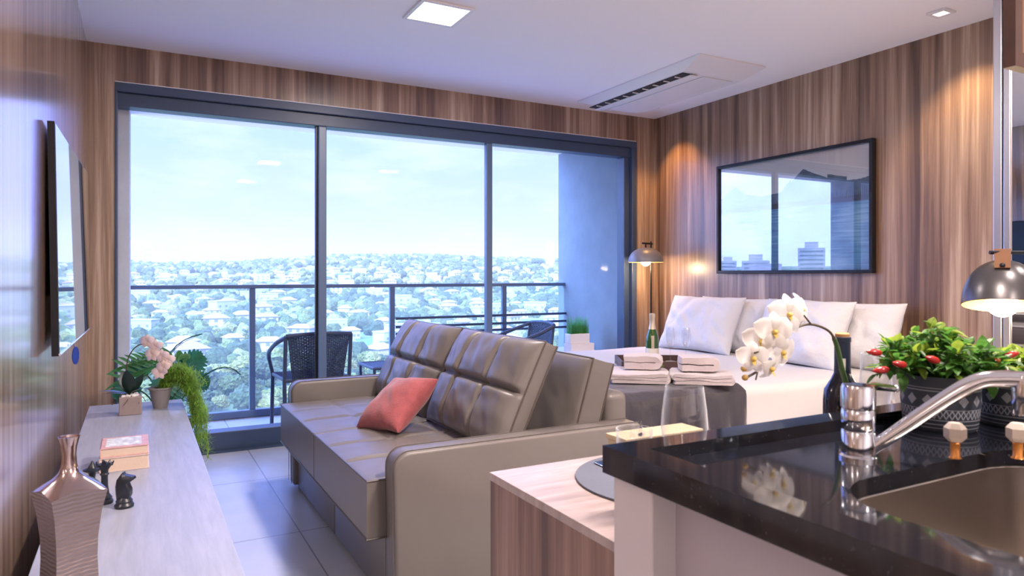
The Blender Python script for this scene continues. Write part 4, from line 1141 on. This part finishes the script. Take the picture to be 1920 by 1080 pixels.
# view-right direction at the pots is about (0.88,-0.48)
rt = Vector((.88, -.48, 0)); fw = Vector((-.87, -.50, 0))
def pp(u, z, f=.05): v = rt*u+fw*f; return (v.x, v.y, z)
pepper_pot((1.137, .652, .883), 'red chili pepper plant in a dark patterned pot beside the faucet', 4,
    [(pp(-.100, .125), (-.9, .3, .1)), (pp(-.060, .110, .08), (-1, .2, .2)), (pp(-.088, .100, .07), (-.9, .4, -.1)), (pp(-.01, .118, .09), (-.9, .2, .3)), (pp(.085, .113, .07), (.9, -.2, .1)), (pp(.108, .121, .05), (.9, -.4, .2)), (pp(.100, .095, .05), (.8, -.4, -.3))], .12)
pepper_pot((1.268, .604, .883), 'bright leafy herb plant in a dark patterned pot at the right edge', 8, [], .75, spread=.060, height=.040, nc=40)

# small faceted knobs
def knob(loc, label):
    t = thing('faceted_stopper', loc, label, 'stopper')
    mesh('stem', lathe(B(), [(.008, 0), (.006, .003), (.006, .020), (.008, .022)], seg=16), M_amber, t, smooth=True, label='amber metal stem')
    mesh('head', lathe(B(), [(.007, .021), (.0135, .028), (.0135, .040), (.008, .047)], seg=6), M_wax, t)
knob((.9635, .5325, .883), 'small pale faceted stopper on an amber stem before the pepper pot')
knob((1.036, .492, .883), 'small pale faceted stopper at the right edge before the herb pot')

# ------------------------------------------------------------------ things on the table
t = thing('wine_glass', (.757, .828, .75), 'large empty stemmed wine glass standing behind the counter edge', 'glass')
mesh('bowl', lathe(B(), [(.004, .085), (.020, .092), (.034, .118), (.0365, .138), (.0345, .165), (.0295, .203), (.0288, .203), (.0338, .165), (.0358, .138), (.033, .119), (.019, .095), (.001, .090)], seg=48, cap=False), M_thin, t, smooth=True)
mesh('stem', lathe(B(), [(.035, 0), (.035, .002), (.008, .006), (.0035, .02), (.0035, .08), (.005, .088)], seg=32), M_thin, t, smooth=True)
t = thing('glass_tumbler', (.695, .875, .75), 'short clear glass tumbler with crystal decoration left of the wine glass', 'glass')
mesh('cup', lathe(B(), [(.025, 0), (.029, .134), (.0275, .134), (.024, .006), (.001, .006)], seg=36, cap=False), M_thin, t, smooth=True)
bm = B(); rnd = random.Random(8)
for k in range(14): ball(bm, (rnd.uniform(-.016, .016), rnd.uniform(-.016, .016), .03+k*.0075), rnd.uniform(.006, .010), 1)
tube(bm, [(-.006, -.004, .12), (-.005, -.004, .146)], [.005, .0008], 6); tube(bm, [(.012, 0, .12), (.014, 0, .144)], [.004, .0008], 6)
mesh('crystals', bm, M_thin, t)
mesh('placemat', lathe(B(), [(.178, 0), (.18, .001), (.18, .004), (.001, .005)], (.873, .985, .75), 64), M_placemat, smooth=True, label='round grey placemat on the wooden table', cat='placemat')
t = thing('table_knife', (.795, 1.01, .7545), 'silver table knife lying on the grey placemat', 'knife', rz=radians(176))
mesh('blade', box(B(), -.005, .007, -.12, -.01, .0015, .003, .0007), M_chrome, t); mesh('handle', box(B(), -.005, .005, -.01, .06, .001, .006, .002), M_chrome, t)
t = thing('wooden_box', (.925, 1.10, .755), 'cream wooden box on the wooden table behind the glasses', 'box', rz=0)
bm = B(); box(bm, -.095, .10, -.03, .03, 0, .046, .003); mesh('body', bm, M_cream, t); mesh('lid', box(B(), -.098, .103, -.033, .033, .046, .056, .002), M_cream, t)

t = thing('wine_bottle', (1.138, .828, .75), 'black wine bottle with corked neck standing behind the faucet', 'bottle')
mesh('bottle_body', lathe(B(), [(.030, 0), (.033, .006), (.033, .150), (.031, .168), (.020, .186), (.0145, .198)], seg=40), M_wine, t, smooth=True)
mesh('foil', lathe(B(), [(.0148, .190), (.0138, .215), (.0138, .255), (.0148, .256), (.0148, .264), (.012, .265)], seg=32), M_foil, t, smooth=True)
mesh('cork', lathe(B(), [(.0125, .264), (.0125, .270), (.010, .272)], seg=24), M_cork, t, smooth=True)
v = Vector((-1.148, -.822, 0)).normalized(); ang = math.atan2(v.y, v.x)
bm = B(); box(bm, .0135, .0146, -.0055, .0055, .205, .226); bm.transform(Rz(ang)); mesh('neck_label', bm, M_label, t)
def tall_glass(loc, label):
    t = thing('wine_glass', loc, label, 'glass')
    mesh('bowl', lathe(B(), [(.004, .09), (.014, .10), (.026, .13), (.029, .16), (.026, .225), (.0253, .225), (.028, .16), (.025, .131), (.012, .103), (.001, .096)], seg=36, cap=False), M_thin, t, smooth=True)
    mesh('stem', lathe(B(), [(.03, 0), (.03, .002), (.007, .006), (.0035, .02), (.0035, .082), (.004, .092)], seg=28), M_thin, t, smooth=True)
    return t
g0 = tall_glass((1.26, .845, .75), 'slim wine glass just right of the black bottle')
dup(g0, (1.335, .83, .75), label='slim wine glass half hidden behind the pepper plant', cat='glass')

# white orchid: pot hidden behind the counter, arching spray toward the left
def D_pt(x, y, D):
    F = 1298.2; s_, c_ = sin(.4966), cos(.4966); u = (x-960)/F
    return Vector(((s_+u*c_)*D, (c_-u*s_)*D, 1.128+(515.5-y)/F*D))
def white_orchid():
    base = D_pt(1600, 800, 1.235)
    bx, by = base.x, base.y+.012
    t = thing('white_orchid', (bx, by, .75), 'white orchid spray arching over the counter in front of the bed', 'plant')
    def W_(bm, name, mat, parent=None, **kw): return mesh(name, bm, mat, parent or t, smooth=True, local=False, **kw)
    W_(lathe(B(), [(.018, 0), (.022, .045), (.0225, .048), (.020, .048), (.018, .042), (.001, .042)], (bx, by, .75), 28), 'pot', M_white)
    P = [Vector((bx, by, .79)), D_pt(1588, 740, 1.225), D_pt(1578, 690, 1.22), D_pt(1566, 640, 1.21), D_pt(1550, 618, 1.2), D_pt(1515, 608, 1.19), D_pt(1480, 622, 1.18), D_pt(1452, 645, 1.17), D_pt(1435, 665, 1.165), D_pt(1424, 692, 1.16), D_pt(1400, 708, 1.155)]
    pts = spline(P, 6); bm = B(); tube(bm, pts, [.0035 if i < 20 else .0022 for i in range(len(pts))], 8); W_(bm, 'stem', M_stem)
    bm = B(); tube(bm, pts[:20], [.0058-.0001*i for i in range(20)], 10); W_(bm, 'stem_sheath', M_gstem, label='thick green lower stem')
    bm = B()
    tube(bm, [D_pt(1520, 607, 1.19), D_pt(1508, 592, 1.18), D_pt(1494, 583, 1.17)], .0016, 6); tube(bm, [D_pt(1470, 630, 1.18), D_pt(1455, 627, 1.16), D_pt(1442, 632, 1.15)], .0016, 6)
    tube(bm, [D_pt(1440, 660, 1.165), D_pt(1428, 657, 1.15), D_pt(1415, 662, 1.14)], .0016, 6); tube(bm, [D_pt(1421, 695, 1.16), D_pt(1417, 712, 1.15)], .0014, 6)
    W_(bm, 'twigs', M_stem)
    fl = [(1478, 590, 1.165, 40, (-.2, -1, .1)), (1500, 582, 1.20, 34, (.3, -1, .2)), (1452, 622, 1.15, 38, (-.5, -1, 0)), (1428, 640, 1.16, 36, (-.7, -.8, 0)), (1412, 672, 1.15, 32, (-.6, -1, -.1)), (1466, 660, 1.18, 36, (0, -1, -.3)), (1444, 690, 1.155, 26, (.2, -1, -.5))]
    for (x, y, D, r, n) in fl:
        c = D_pt(x, y, D); bm = B(); petals(bm, c, n, r/1298*D)
        f = W_(bm, 'flower', M_petal)
        bm = B(); nn = Vector(n).normalized(); ball(bm, c+nn*.004, .0052, 2, (1, 1, .8)); leaf(bm, c, c+nn*.010+Vector((0, 0, -.010)), .008, n=3); W_(bm, 'lip', M_lip, f)
    for (x, y) in ((1397, 708), (1395, 691)):
        bm = B(); ball(bm, D_pt(x, y, 1.155), .0052, 2, (1.2, 1, 1)); W_(bm, 'bud', M_bud)
white_orchid()
# peanut-like shells at the counter edge
bm = B(); c = D_pt(1548, 768, 1.19)
for k, (dx, dz) in enumerate(((0, 0), (.014, .003), (-.012, -.002))): ball(bm, (dx, 0, .006+dz), .009, 2, (1.1, .8, .7))
box(bm, -.025, .025, -.012, .012, -.02, 0)
bm.transform(TR(1.02, .80, .87) @ Matrix.Identity(4)); box(bm, .99, 1.05, .785, .815, .75, .86, .003)
mesh('candle_holder', bm, M_cream, smooth=True, label='small cream candle holder beside the black wine bottle', cat='candle holder')

# ------------------------------------------------------------------ balcony furniture
def wicker_chair():
    t = thing('wicker_chair', (0, 0, 0), 'dark wicker armchair on the balcony, its back to the glass door', 'chair')
    # local: faces -Y, back at +Y
    W2 = .235
    for sx in (-1, 1):
        bm = B(); tube(bm, [(sx*W2, -.20, 0), (sx*(W2-.01), -.21, .38), (sx*(W2+.02), -.20, .50)], .014, 10); mesh('leg', bm, M_wicker, t, smooth=True)
        bm = B(); tube(bm, [(sx*W2, .22, 0), (sx*(W2), .20, .38), (sx*(W2+.0), .24, .70)], .014, 10); mesh('leg', bm, M_wicker, t, smooth=True)
        bm = B(); tube(bm, spline([(sx*(W2+.0), .235, .69), (sx*(W2+.035), .10, .64), (sx*(W2+.035), -.12, .56), (sx*(W2+.02), -.20, .50)], 6), .016, 10); mesh('armrest', bm, M_wicker, t, smooth=True)
    def weave(P, nu, nv, w):
        bm = B()
        for i in range(nu+1): tube(bm, [P(i/nu, j/16)+Vector((0, .003*(-1)**(i+j), 0)) for j in range(17)], w, 4)
        for j in range(nv+1): tube(bm, [P(i/20, j/nv)+Vector((0, .003*(-1)**(i+j), 0)) for i in range(21)], w*1.05, 4)
        return bm
    mesh('backrest', weave(lambda u, v: Vector(((-.5+u)*(.36+.08*v), .215+.03*v+.035*(1-(2*u-1)**2), .38+.32*v+.012*(1-(2*u-1)**2)*v)), 26, 30, .0048), M_wicker, t)
    bm = B(); tube(bm, [Vector((-.235+.47*k/16, .245+.035*(1-(2*k/16-1)**2), .70+.012*(1-(2*k/16-1)**2))) for k in range(17)], .015, 10); mesh('top_rail', bm, M_wicker, t, smooth=True)
    bm = weave(lambda u, v: Vector(((-.5+u)*.45, -.21+.42*v, .385-.01*sin(pi*v))), 30, 28, .006); box(bm, -.225, .225, -.21, .21, .365, .376)
    mesh('seat', bm, M_wicker, t)
    bm = B(); tube(bm, [(-.225, -.21, .38), (.225, -.21, .38), (.225, .21, .38), (-.225, .21, .38)], .014, 8, closed=True); mesh('seat_frame', bm, M_wicker, t, smooth=True)
    return t
wc = wicker_chair(); wc.location = (1.145, 5.30, -.005); wc.rotation_euler = (0, 0, radians(183))
dup(wc, (2.92, 5.30, -.005), radians(-95), label='dark wicker armchair on the balcony, only its top showing over the sofa', cat='chair')
t = thing('side_table', (1.86, 5.45, -.005), 'low dark woven side table on the balcony next to the wicker chair', 'table')
bm = B(); tube(bm, [(-.24, -.2, .40), (.24, -.2, .40), (.24, .2, .40), (-.24, .2, .40)], .012, 8, closed=True)
for k in range(24): tube(bm, [(-.24+.48*k/23, -.2, .402), (-.24+.48*k/23, .2, .402)], .006, 5)
mesh('tabletop', bm, M_wicker, t)
for x in (-.23, .23):
    for y in (-.19, .19): mesh('leg', lathe(B(), [(.012, 0), (.012, .395)], (x, y, 0), 10), M_wicker, t)
t = thing('balcony_table', (3.36, 5.35, -.005), 'white low table on the balcony beside the concrete wall', 'table')
mesh('tabletop', box(B(), -.36, .36, -.30, .30, .40, .44, .004), M_white, t)
for x in (-.32, .32):
    for y in (-.26, .26): mesh('leg', box(B(), x-.025, x+.025, y-.025, y+.025, 0, .40), M_white, t)
mesh('crate', box(B(), -.125, .125, -.06, .06, 0, .075, .004).copy() if 0 else (lambda b: (b.transform(TR(3.52, 5.22, .436)), b)[1])(box(B(), -.125, .125, -.06, .06, 0, .075, .004)), M_white, label='white crate under the grass planter on the balcony table', cat='crate')
t = thing('grass_planter', (3.50, 5.22, .511), 'bright green grass in a white box planter on the balcony', 'plant')
mesh('planter', box(B(), -.105, .105, -.045, .045, 0, .088, .004), M_plastic, t)
bm = B(); rnd = random.Random(6)
for k in range(420):
    b = Vector((rnd.uniform(-.095, .095), rnd.uniform(-.04, .04), .086)); L = rnd.uniform(.08, .17)
    v = Vector((b.x*.9+rnd.gauss(0, .22)*.3, rnd.gauss(0, .15)*.4, 1)).normalized()*L
    leaf(bm, b, b+v, .005, n=2, shape=lambda t: 1-t*.9)
mesh('grass', bm, M_grass, t, kind='stuff')

# ------------------------------------------------------------------ the valley outside
M_haze_on = True
GZ = lambda r: [(0, -38), (120, -38), (300, -37), (500, -31), (750, -20), (1000, -8), (1200, 4), (1400, 16), (1600, 18), (2200, 5), (3500, -10)]
def interp(T, r):
    for (a, b), (c, d) in zip(T, T[1:]):
        if a <= r <= c: return b+(d-b)*(r-a)/(c-a)
    return T[-1][1] if r > T[0][0] else T[0][1]
def ground(x, y):
    r = sqrt(x*x+y*y); az = math.degrees(math.atan2(x, y)); z = interp(GZ(r), r)
    k = min(1, max(0, (r-700)/600))
    hill = 7+11*exp(-((az-21)/7)**2)+5*exp(-((az-14)/3)**2)-6*exp(-((az-3)/6)**2)
    z += k*hill
    z += 2.5*noise.noise(Vector((x*.006, y*.006, 0)))*min(1, r/400)
    if az < -25: z = z*.9-4
    return z
def terrain():
    bm = B(); g = []
    azs = [a for a in range(-75, 62, 2)]; rs = [60, 100, 150, 200, 260, 330, 400, 480, 560, 650, 750, 850, 950, 1050, 1150, 1250, 1350, 1450, 1600, 1900, 2400, 3200]
    for a in azs:
        g.append([bm.verts.new((r*sin(radians(a)), r*cos(radians(a)), ground(r*sin(radians(a)), r*cos(radians(a))))) for r in rs])
    for p, q in zip(g, g[1:]):
        for k in range(len(rs)-1): bm.faces.new((p[k], p[k+1], q[k+1], q[k]))
    bmesh.ops.recalc_face_normals(bm, faces=bm.faces)
    m = simple('valley_ground', (.30, .36, .20), .9)
    t = m.node_tree; b = t.nodes['Principled BSDF']; co = N(t, 'ShaderNodeTexCoord')
    n = N(t, 'ShaderNodeTexNoise', i_Scale=.02, i_Detail=6.0); t.links.new(co.outputs['Object'], n.inputs['Vector'])
    r = ramp(t, [(.40, (.12, .22, .08)), (.52, (.24, .29, .14)), (.62, (.38, .38, .26))], n.outputs[0]); t.links.new(r.outputs[0], b.inputs['Base Color'])
    mesh('valley_ground', bm, m, smooth=True, recenter=False, kind='structure')
terrain()
def tree_mat(name, c):
    m = simple(name, c, .8, vary=.6, vscale=1.1, bump=(2.2, 1.0, .8)); return m
TM = [tree_mat('tree_green_a', (.13, .17, .045)), tree_mat('tree_green_b', (.22, .26, .065)), tree_mat('tree_green_c', (.085, .12, .045)), tree_mat('tree_green_d', (.33, .34, .10))]
M_trunk = simple('tree_trunk', (.22, .17, .13), .9)
def crown_bm(seed, sub=3, R=4.5, H=7.0, z0=3.0):
    bm = B(); rnd = random.Random(seed)
    for k in range(7):
        a = rnd.uniform(0, 2*pi); q = rnd.uniform(.15, .62)*R if k else 0
        rr = R*rnd.uniform(.42, .62) if k else R*.7
        c = Vector((q*cos(a), q*sin(a), z0+H*rnd.uniform(.25, .7) if k else z0+H*.5))
        x = bmesh.ops.create_icosphere(bm, subdivisions=sub if k else sub, radius=1)
        for v in x['verts']:
            n = v.co.normalized(); s = 1+.35*noise.noise(n*2.6+Vector((seed*5+k, 0, 0)))+.32*noise.noise(n*6+Vector((k, seed, 0)))+.22*noise.noise(n*14+Vector((k, seed, 3)))
            v.co = c+Vector((n.x*rr*s, n.y*rr*s, n.z*rr*.85*s))
    return bm
def tree(seed, loc, label, group, mat, s):
    t = thing('tree', (0, 0, 0), label, 'tree', group=group)
    mesh('crown', crown_bm(seed, 3), mat, t)
    bm = B(); tube(bm, [(0, 0, -1), (.1, 0, 3), (.2, .1, 6)], [.45, .3, .2], 7); mesh('trunk', bm, M_trunk, t)
    t.location = loc; t.scale = (s, s, s); return t
rnd = random.Random(11)
spots = []
for k in range(14000):
    az = rnd.uniform(-3, 36); r = sqrt(rnd.uniform(150**2, 1480**2)) if k % 3 else rnd.uniform(150, 700)
    x, y = r*sin(radians(az)), r*cos(radians(az))
    dens = noise.noise(Vector((x*.010, y*.010, 7)))
    if r < 240 and az > 6 and az < 20 and rnd.random() < .6: continue
    if dens < -.28+.10*(r < 300) or (abs(az-31.6) < 1.6 and 1230 < r < 1370): continue
    spots.append((r, x, y))
spots.sort()
def mindist_filter(sp, f):
    grid = {}; out = []
    for r, x, y in sp:
        d = f(r); key = (int(x//20), int(y//20)); ok = True
        for i in (-1, 0, 1):
            for j in (-1, 0, 1):
                for (a, b) in grid.get((key[0]+i, key[1]+j), ()):
                    if (a-x)**2+(b-y)**2 < d*d: ok = False; break
                if not ok: break
            if not ok: break
        if ok: grid.setdefault(key, []).append((x, y)); out.append((r, x, y))
    return out
# houses first, trees avoid them
houses = []
for k in range(900):
    az = rnd.uniform(-2, 35); r = rnd.uniform(300, 1380); x, y = r*sin(radians(az)), r*cos(radians(az))
    if noise.noise(Vector((x*.010, y*.010, 7))) > .16: continue
    if all((a-x)**2+(b-y)**2 > (18+r*.018)**2 for _, a, b in houses): houses.append((r, x, y))
houses.sort(); houses = houses[:150]
hg = {}
for r, x, y in houses: hg.setdefault((int(x//30), int(y//30)), []).append((x, y))
def near_house(x, y):
    k = (int(x//30), int(y//30))
    for i in (-1, 0, 1):
        for j in (-1, 0, 1):
            for a, b in hg.get((k[0]+i, k[1]+j), ()):
                # keep the line of sight to the house face open
                d = sqrt((a-x)**2+(b-y)**2)
                if d < 11: return True
                if sqrt(x*x+y*y) < sqrt(a*a+b*b) and d < 26 and abs(math.atan2(x, y)-math.atan2(a, b))*sqrt(a*a+b*b) < 8: return True
    return False
spots = [s for s in mindist_filter(spots, lambda r: 4.6+r*.002) if not near_house(s[1], s[2])]
protos = {}
for i, (r, x, y) in enumerate(spots[:300]):
    v = rnd.randrange(8); s = rnd.uniform(.45, .95); loc = (x, y, ground(x, y)-.3)
    lab = ['rounded mid-green tree in the hazy valley beyond the balcony', 'yellow-green leafy tree in the hazy valley beyond the balcony', 'dark green tree in the hazy valley beyond the balcony', 'pale olive tree in the hazy valley beyond the balcony'][v % 4]
    if v not in protos: protos[v] = tree(v+1, loc, lab, lab.split(' in the')[0].replace('tree', 'trees')+' in the valley', TM[v % 4], s)
    else:
        o = dup(protos[v], loc, rnd.uniform(0, 6.28)); o.scale = (s, s, s*rnd.uniform(.8, 1.15))
# all further trees: one object
import numpy as np
def far_trees():
    tpl = []
    for sd in range(4):
        bm = B(); x = bmesh.ops.create_icosphere(bm, subdivisions=2, radius=1)
        for v in bm.verts:
            n = v.co.normalized(); s_ = 1+.4*noise.noise(n*2.2+Vector((sd*9, 0, 0)))+.3*noise.noise(n*5+Vector((sd, 3, 0))); v.co = n*s_
        tpl.append((np.array([v.co[:] for v in bm.verts]), np.array([[v.index for v in f.verts] for f in bm.faces]))); bm.free()
    V, Fc, mi, n0 = [], [], [], 0
    for (r, x, y) in spots[300:5200]:
        v, f = tpl[rnd.randrange(4)]; s_ = rnd.uniform(2.6, 5.2)*(1+.25*(r > 1100)); a = rnd.uniform(0, 6.28); R = np.array([[cos(a), -sin(a), 0], [sin(a), cos(a), 0], [0, 0, 1]])
        vv = (v*np.array([s_, s_, s_*rnd.uniform(.8, 1.15)]))@R.T+np.array([x, y, ground(x, y)+s_*.75])
        V.append(vv); Fc.append(f+n0); n0 += len(v); mi += [rnd.choice((0, 0, 1, 2, 2, 3))]*len(f)
    V = np.concatenate(V); Fc = np.concatenate(Fc)
    me = bpy.data.meshes.new('distant_trees'); me.from_pydata(V.tolist(), [], Fc.tolist()); me.polygons.foreach_set('material_index', mi)
    for m in TM: me.materials.append(m)
    o = bpy.data.objects.new('distant_trees', me); COL.objects.link(o)
    props(o, 'dense hazy tree cover on the far hillside beyond the balcony', 'trees', 'stuff', None)
far_trees()
# houses
HW = [simple('house_white', (.60, .58, .56), .8), simple('house_cream', (.58, .50, .42), .8), simple('house_grey', (.48, .50, .53), .8)]
HR = [simple('roof_terracotta', (.36, .24, .19), .8), simple('roof_pale', (.48, .40, .37), .8), simple('roof_flat', (.50, .50, .52), .8)]
M_hwin = simple('house_window', (.25, .26, .28), .3)
def house(kind, label, group):
    t = thing('house', (0, 0, 0), label, 'house', group=group)
    w, d, h = ((13, 9, 6), (9, 9, 5), (16, 9, 8))[kind]
    mesh('wall', box(B(), -w/2, w/2, -d/2, d/2, -3, h), HW[kind], t)
    bm = B()
    if kind < 2:
        e = .8; v = [bm.verts.new(p) for p in ((-w/2-e, -d/2-e, h), (w/2+e, -d/2-e, h), (w/2+e, d/2+e, h), (-w/2-e, d/2+e, h), (-w/4, 0, h+2.2), (w/4, 0, h+2.2))]
        for f in ((0, 1, 5, 4), (1, 2, 5), (2, 3, 4, 5), (3, 0, 4), (3, 2, 1, 0)): bm.faces.new([v[i] for i in f])
    else: box(bm, -w/2-.3, w/2+.3, -d/2-.3, d/2+.3, h, h+.6)
    mesh('roof', bm, HR[kind], t)
    for fl in range(1 if h < 6 else 2):
        for k in range(3):
            x = -w/2+w*(k+.5)/3; mesh('window', box(B(), x-.9, x+.9, -d/2-.08, -d/2+.02, .9+fl*3, 2.4+fl*3), M_hwin, t)
    return t
hp = {}
for i, (r, x, y) in enumerate(houses):
    k = rnd.choice((0, 0, 1, 2)); loc = (x, y, ground(x, y)+.5)
    lab = ['white house with a terracotta hipped roof among the valley trees', 'small cream house with a pale roof among the valley trees', 'long grey-white flat-roofed house among the valley trees'][k]
    if k not in hp: hp[k] = house(k, lab, lab.split(' among')[0].replace('house ', 'houses ').replace('flat-roofed house', 'flat-roofed houses')+' in the valley'); hp[k].location = loc; o = hp[k]
    else: o = dup(hp[k], loc)
    o.rotation_euler = (0, 0, rnd.uniform(-.7, .7)); s = rnd.uniform(.75, 1.15); o.scale = (s, s, s)
# pale apartment towers: far left skyline and the city the picture glass reflects
M_tower = simple('tower_wall', (.74, .72, .72), .8); M_tower2 = simple('tower_wall_dark', (.30, .32, .36), .7)
def tower(az, r, w, h, top, label, group=None, dark=False, floors=8):
    x, y = r*sin(radians(az)), r*cos(radians(az)); z0 = ground(x, y)-5
    t = thing('apartment_tower', (x, y, z0), label, 'building', rz=-radians(az), group=group)
    H = top-z0
    mesh('wall', box(B(), -w/2, w/2, -w/2, w/2, 0, H), M_tower2 if dark else M_tower, t)
    mesh('roof_block', box(B(), -w*.25, w*.25, -w*.25, w*.25, H, H+w*.25), M_tower, t)
    bm = B()
    n = max(4, int(h/3.3))
    for k in range(n):
        z = H-3.3*(k+1); box(bm, -w*.42, w*.42, -w/2-.15, -w/2+.1, z, z+1.3)
    mesh('window_band', bm, M_hwin, t)
lab = 'pale apartment tower on the hazy skyline at the far left'
for az, r, w, top in ((-.2, 1500, 22, 62), (.7, 1450, 16, 50), (1.6, 1500, 20, 44), (2.4, 1480, 18, 40), (3.1, 1500, 14, 34), (.2, 1600, 30, 46)):
    tower(az, r, w, 40, top, lab, 'apartment towers on the far left skyline')
tower(31.6, 1300, 16, 30, 60, 'pale apartment tower rising at the right end of the tree line')
rnd = random.Random(5)
tw = []
while len(tw) < 34:
    az = rnd.uniform(-66, -36); r = rnd.uniform(230, 720); p_ = Vector((r*sin(radians(az)), r*cos(radians(az))))
    if all((p_-q_).length > 42 for q_ in tw): tw.append(p_)
for p_ in tw:
    r = p_.length; az = math.degrees(math.atan2(p_.x, p_.y)); tower(az, r, rnd.uniform(12, 26), 40, rnd.uniform(-4, 4)+r*.045*rnd.random()**1.5, 'white apartment block of the city beyond the left of the balcony', 'white apartment blocks left of the balcony')
# haze over the valley: real homogeneous air volume
def haze():
    m = bpy.data.materials.new('valley_haze'); m.use_nodes = True; t = m.node_tree; t.nodes.clear()
    v = N(t, 'ShaderNodeVolumeScatter'); v.inputs['Color'].default_value = (.95, .93, .92, 1); v.inputs['Density'].default_value = .00022; v.inputs['Anisotropy'].default_value = .1
    o = N(t, 'ShaderNodeOutputMaterial'); t.links.new(v.outputs[0], o.inputs['Volume'])
    bm = B(); box(bm, -1800, 1800, 60, 1900, -70, 75)
    mesh('valley_haze', bm, m, recenter=False, kind='structure')
if M_haze_on: haze()
